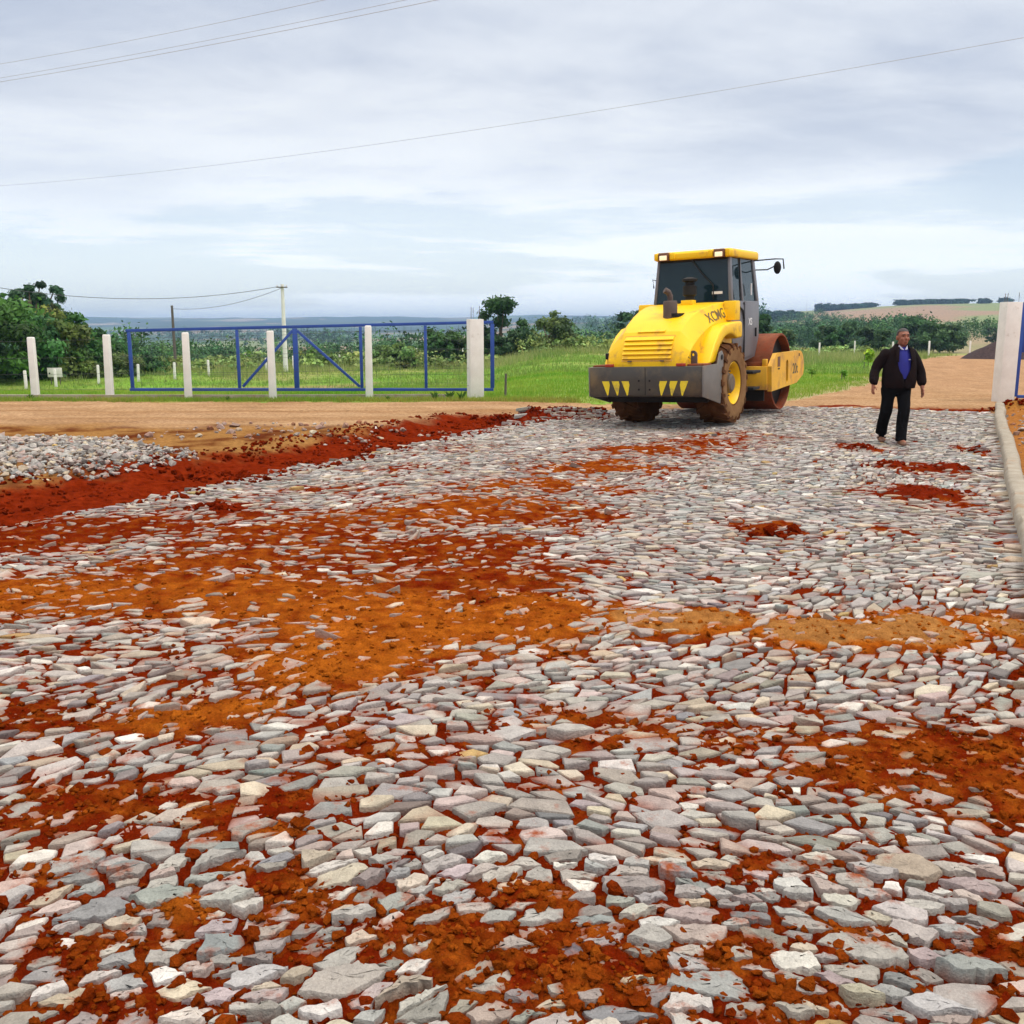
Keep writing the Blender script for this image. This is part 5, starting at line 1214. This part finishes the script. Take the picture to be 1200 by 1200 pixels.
# grass blades
def blades(name, lab, X_, Y_, hmin, hmax, per, wid, c0, c1, lean=.35, sp=.06):
    n = len(X_); Z_ = base_z(X_, Y_); X2 = np.repeat(X_, per) + rng.normal(0, sp, n * per); Y2 = np.repeat(Y_, per) + rng.normal(0, sp, n * per); Z2 = np.repeat(Z_, per) - .02
    k = len(X2); hh = np.repeat(rng.uniform(hmin, hmax, n), per) * rng.uniform(.55, 1.15, k); a = rng.uniform(0, 2 * PI, k); l = rng.uniform(0, lean, k) * hh; b = rng.uniform(0, 2 * PI, k)
    w = wid * rng.uniform(.6, 1.3, k)
    P0 = np.stack([X2 - np.cos(a) * w, Y2 - np.sin(a) * w, Z2], 1); P1 = np.stack([X2 + np.cos(a) * w, Y2 + np.sin(a) * w, Z2], 1); P2 = np.stack([X2 + np.cos(b) * l, Y2 + np.sin(b) * l, Z2 + hh], 1)
    Vv = np.stack([P0, P1, P2], 1).reshape(-1, 3); t = np.clip(np.repeat(rng.random(n), per) * .7 + .3 * rng.random(k) + np.repeat(1.2 * fbm(X_, Y_, 4, .22, 66), per), 0, 1)[:, None]
    c = np.array(c0) * (1 - t) + np.array(c1) * t
    tag(link(name, mesh_np(name, Vv, [np.arange(3 * k).reshape(k, 3)], M['leaf'], np.repeat(c, 3, 0))), lab, 'grass', kind='stuff')
def edge_y(x, y):
    wb = fbm(x, y, 4, .5, 41)
    return np.where(x < 1.9, 23.5 + .75 * wb, np.interp(x, [1.9, 6.3, 7.6, 10.1, 16, 26, 40, 55], [23.4, 23.3, 25.2, 30., 42, 66, 95, 120]) + 1.8 * wb * np.clip((y - 22) / 12, .12, 2.0))
n = 60000; gx = rng.uniform(-24, 18, n); gy = 23.3 + 22 * rng.random(n) ** 1.25
bare = (gx < -6) & (gy < 28) & (fbm(gx, gy, 3, .5, 67) > -.15)
e_ = edge_y(gx, gy); k = (gy > e_ + .05) & (np.abs(gx) < gy * .58 + 1) & ~bare & (rng.random(n) < .35 + .65 * np.clip((gy - e_) / 1.5, 0, 1)); 
blades('grass', 'short bright green grass of the field behind the gate', gx[k], gy[k], .05, .17, 4, .011, (.13, .31, .016), (.33, .40, .06))
n = 34000; gx = rng.uniform(-60, 50, n); gy = 44 + 70 * rng.random(n) ** 1.3; e_ = edge_y(gx, gy)
k = (gy > e_ + .3) & (np.abs(gx) < gy * .56 + 2)
k &= ~((gx < -8) & (gx > -32) & (gy > 45) & (gy < 62) & (rng.random(n) < .75))
blades('grass', 'rough meadow grass farther back in the field', gx[k], gy[k], .12, .34, 4, .022, (.13, .28, .03), (.27, .31, .08), .5, .2)
n = 15000; gx = rng.uniform(-50, 50, n); gy = rng.uniform(62, 112, n); e_ = edge_y(gx, gy); k = (gy > e_ + 1) & (np.abs(gx) < gy * .56 + 2) & (fbm(gx, gy, 3, .09, 68) + (gy - 84) / 60 > -.02)
blades('grass', 'tall yellowish grass at the far side of the field', gx[k], gy[k], .25, .85, 6, .028, (.18, .27, .06), (.38, .38, .15), .4, .25)
n = 5000; gx = rng.uniform(-16, 1.6, n); gy = rng.uniform(23.5, 24.6, n); k = gy > edge_y(gx, gy)
blades('grass', 'uneven grass verge between dirt road and white posts', gx[k], gy[k], .03, .14, 7, .010, (.13, .28, .02), (.32, .30, .06), .5)
# weeds and saplings one can count
def sapling(u, v, hpx, c, lab, staked):
    g = hit(u, v); h = hpx / F * g[1]; root = empty('sapling', g); tag(root, lab, 'sapling', 'young plants along the dirt road')
    lm = [(random.gauss(0, h * .12), random.gauss(0, h * .12), h * random.uniform(.5, .9), h * .22, h * .22, h * .16) for _ in range(6)]
    vv, ff, c_ = crown_cloud(lm, 260, h * .13, c, .15, .2); link('crown', mesh_np('crown', vv, [ff], M['leaf'], c_), root)
    MB().tube([(0, 0, -.1), (.01, 0, h * .75)], [.018, .01], 6).obj('trunk', M['bark'], root)
    if staked: MB().tube([(-h * .22, 0, -.1), (-h * .2, 0, h * .95)], .02, 6).obj('stake', M['wood'], root)
sapling(989, 446, 13, (.10, .24, .02), 'small sapling on bare soil beside the dirt road, left of the man', True)
sapling(1017, 433, 22, (.20, .32, .02), 'bright yellow-green sapling with a stake just left of the man', True)
sapling(951, 443, 12, (.13, .26, .03), 'low green sapling beside the roller drum plate', False)
def weed(u, v, hpx, lab):
    g = hit(u, v); h = hpx / F * g[1]; n_ = 16; P_ = []
    a = rng.uniform(0, 2 * PI, n_); l = rng.uniform(.15, .7, n_) * h; hh = rng.uniform(.5, 1, n_) * h; V_ = []
    for i in range(n_):
        w = .016; ca_, sa_ = math.cos(a[i]), math.sin(a[i]); mid = np.array([ca_ * l[i] * .4, sa_ * l[i] * .4, hh[i] * .65])
        V_ += [(-sa_ * w * .5, ca_ * w * .5, -.02), (sa_ * w * .5, -ca_ * w * .5, -.02), tuple(mid + np.array([sa_ * w, -ca_ * w, 0])), (ca_ * l[i], sa_ * l[i], hh[i]), tuple(mid + np.array([-sa_ * w, ca_ * w, 0]))]
    o = link('weed', mesh_np('weed', np.array(V_), [np.arange(5 * n_).reshape(n_, 5)], M['leaf'], np.repeat((np.array([.07, .15, .03]) * rng.uniform(.7, 1.4, (n_, 1))), 5, 0))); o.location = g; tag(o, lab, 'weed', 'weeds on the gate verge')
for u, v, hp, lab in ((511, 469, 11, 'weed clump left of the white gate column, first from left'), (527, 468, 11, 'weed clump left of the white gate column, second from left'), (541, 469, 12, 'weed clump touching the white gate column'), (36, 469, 9, 'weed clump at the foot of the leftmost near post'), (455, 470, 7, 'low weed clump right of the fifth near post'), (268, 470, 7, 'low weed clump between third and fourth near posts')): weed(u, v, hp, lab)
# ------------------------------------------------------------------ air
mh = bpy.data.materials.new('haze'); mh.use_nodes = True; nt = mh.node_tree; nt.nodes.clear()
out = nt.nodes.new('ShaderNodeOutputMaterial'); pv = nt.nodes.new('ShaderNodeVolumePrincipled'); pv.inputs['Color'].default_value = (.42, .63, .94, 1); pv.inputs['Density'].default_value = 2.1e-4; pv.inputs['Anisotropy'].default_value = .2
nt.links.new(pv.outputs[0], out.inputs['Volume'])
zlo = float(Z.min()) - 1.5; zhi = float(max(Z.max(), 60)) + 8
o = MB().box((0, 0, (zlo + zhi) / 2), (14300, 14300, zhi - zlo)).obj('haze', mh, None, smooth=0); tag(o, 'thin pale air haze over the whole landscape', 'haze', kind='stuff')
# ------------------------------------------------------------------ sky, sun, camera
SUN_EL, SUN_AZ = math.radians(58), math.radians(112)
wd = bpy.data.worlds.new('World'); sc.world = wd; wd.use_nodes = True; nt = wd.node_tree; N = nt.nodes; L = nt.links
bg = N['Background']; bg.inputs['Strength'].default_value = .15
sky = N.new('ShaderNodeTexSky'); sky.sky_type = 'NISHITA'; sky.sun_disc = False; sky.sun_elevation = SUN_EL; sky.sun_rotation = SUN_AZ; sky.altitude = 500; sky.dust_density = 1.2; L.new(sky.outputs[0], bg.inputs[0])
tc = N.new('ShaderNodeTexCoord'); sep = N.new('ShaderNodeSeparateXYZ'); L.new(tc.outputs['Generated'], sep.inputs[0])
def math_(op, a, b=None, clamp=False):
    m = N.new('ShaderNodeMath'); m.operation = op; m.use_clamp = clamp
    for k, x in ((0, a), (1, b)):
        if x is None: continue
        if hasattr(x, 'is_linked'): L.new(x, m.inputs[k])
        else: m.inputs[k].default_value = x
    return m.outputs[0]
def mr(x, a, b, c=0., d=1., sm=True):
    m = N.new('ShaderNodeMapRange'); m.interpolation_type = 'SMOOTHSTEP' if sm else 'LINEAR'; L.new(x, m.inputs[0])
    for k, y in zip((1, 2, 3, 4), (a, b, c, d)): m.inputs[k].default_value = y
    return m.outputs[0]
zc = math_('MAXIMUM', sep.outputs[2], 0.0); den = math_('ADD', zc, .10)
cx = math_('DIVIDE', sep.outputs[0], den); cyy = math_('DIVIDE', sep.outputs[1], den)
cmb = N.new('ShaderNodeCombineXYZ'); L.new(cx, cmb.inputs[0]); L.new(cyy, cmb.inputs[1])
def ns(scale, det, rough, off, dist=.0, sx=1.0):
    mp = N.new('ShaderNodeMapping'); mp.inputs['Location'].default_value = off; mp.inputs['Scale'].default_value = (sx, 1, 1); L.new(cmb.outputs[0], mp.inputs[0])
    n = N.new('ShaderNodeTexNoise'); n.inputs['Scale'].default_value = scale; n.inputs['Detail'].default_value = det; n.inputs['Roughness'].default_value = rough; n.inputs['Distortion'].default_value = dist; L.new(mp.outputs[0], n.inputs[0]); return n.outputs[0]
big = ns(.48, 7, .55, (3.2, 1.4, 0), .3, .75); fine = ns(1.6, 9, .6, (0, 4, 0), .5, .8); hole = ns(.42, 8, .6, (7.7, 2.1, 0), .25, .6)
shade = math_('ADD', math_('MULTIPLY', big, .80), math_('MULTIPLY', fine, .20))
cm = N.new('ShaderNodeMix'); cm.data_type = 'RGBA'; L.new(mr(shade, .38, .62), cm.inputs[0]); cm.inputs[6].default_value = (.55, .62, .765, 1); cm.inputs[7].default_value = (.94, .985, 1.05, 1)
low = mr(sep.outputs[2], .03, .20); lift = mr(sep.outputs[2], .38, .85, 1.0, 3.1)
br = N.new('ShaderNodeMix'); br.data_type = 'RGBA'; L.new(mr(sep.outputs[2], .02, .22), br.inputs[0]); br.inputs[6].default_value = (1.26, 1.32, 1.36, 1); L.new(cm.outputs[2], br.inputs[7])
b2 = N.new('ShaderNodeBackground'); b3 = N.new('ShaderNodeMix'); b3.data_type = 'RGBA'; L.new(mr(sep.outputs[2], .35, .75), b3.inputs[0]); L.new(br.outputs[2], b3.inputs[6]); b3.inputs[7].default_value = (.78, .74, .69, 1); L.new(b3.outputs[2], b2.inputs[0]); L.new(lift, b2.inputs[1])
cover = math_('ADD', mr(hole, .43, .54), mr(sep.outputs[2], .10, .30, 0., 1.0), True)
cover = mr(cover, .0, 1.0, .60, .98)
mx = N.new('ShaderNodeMixShader'); L.new(cover, mx.inputs[0]); L.new(bg.outputs[0], mx.inputs[1]); L.new(b2.outputs[0], mx.inputs[2]); L.new(mx.outputs[0], N['World Output'].inputs[0])
sl = bpy.data.lights.new('sun', 'SUN'); sl.energy = 1.5; sl.angle = math.radians(12); sl.color = (1, .96, .90)
so = bpy.data.objects.new('sun', sl); COL.objects.link(so)
dv = Vector((math.sin(SUN_AZ) * math.cos(SUN_EL), math.cos(SUN_AZ) * math.cos(SUN_EL), math.sin(SUN_EL))); so.rotation_euler = dv.to_track_quat('Z', 'Y').to_euler(); so.location = dv * 60
ca_ = bpy.data.cameras.new('camera'); ca_.sensor_width = 36; ca_.lens = 36 * F / 1200; ca_.clip_end = 30000; ca_.clip_start = .05
co = bpy.data.objects.new('camera', ca_); COL.objects.link(co); co.location = (0, 0, H); co.rotation_euler = (PI / 2 - P, 0, 0); sc.camera = co
sc.render.resolution_x = sc.render.resolution_y = 1024
sc.view_settings.view_transform = 'Standard'; sc.view_settings.look = 'None'; sc.view_settings.exposure = -.08; sc.view_settings.gamma = 1
sc.cycles.max_bounces = 6; sc.cycles.volume_bounces = 0; sc.cycles.transparent_max_bounces = 12; sc.cycles.use_denoising = True
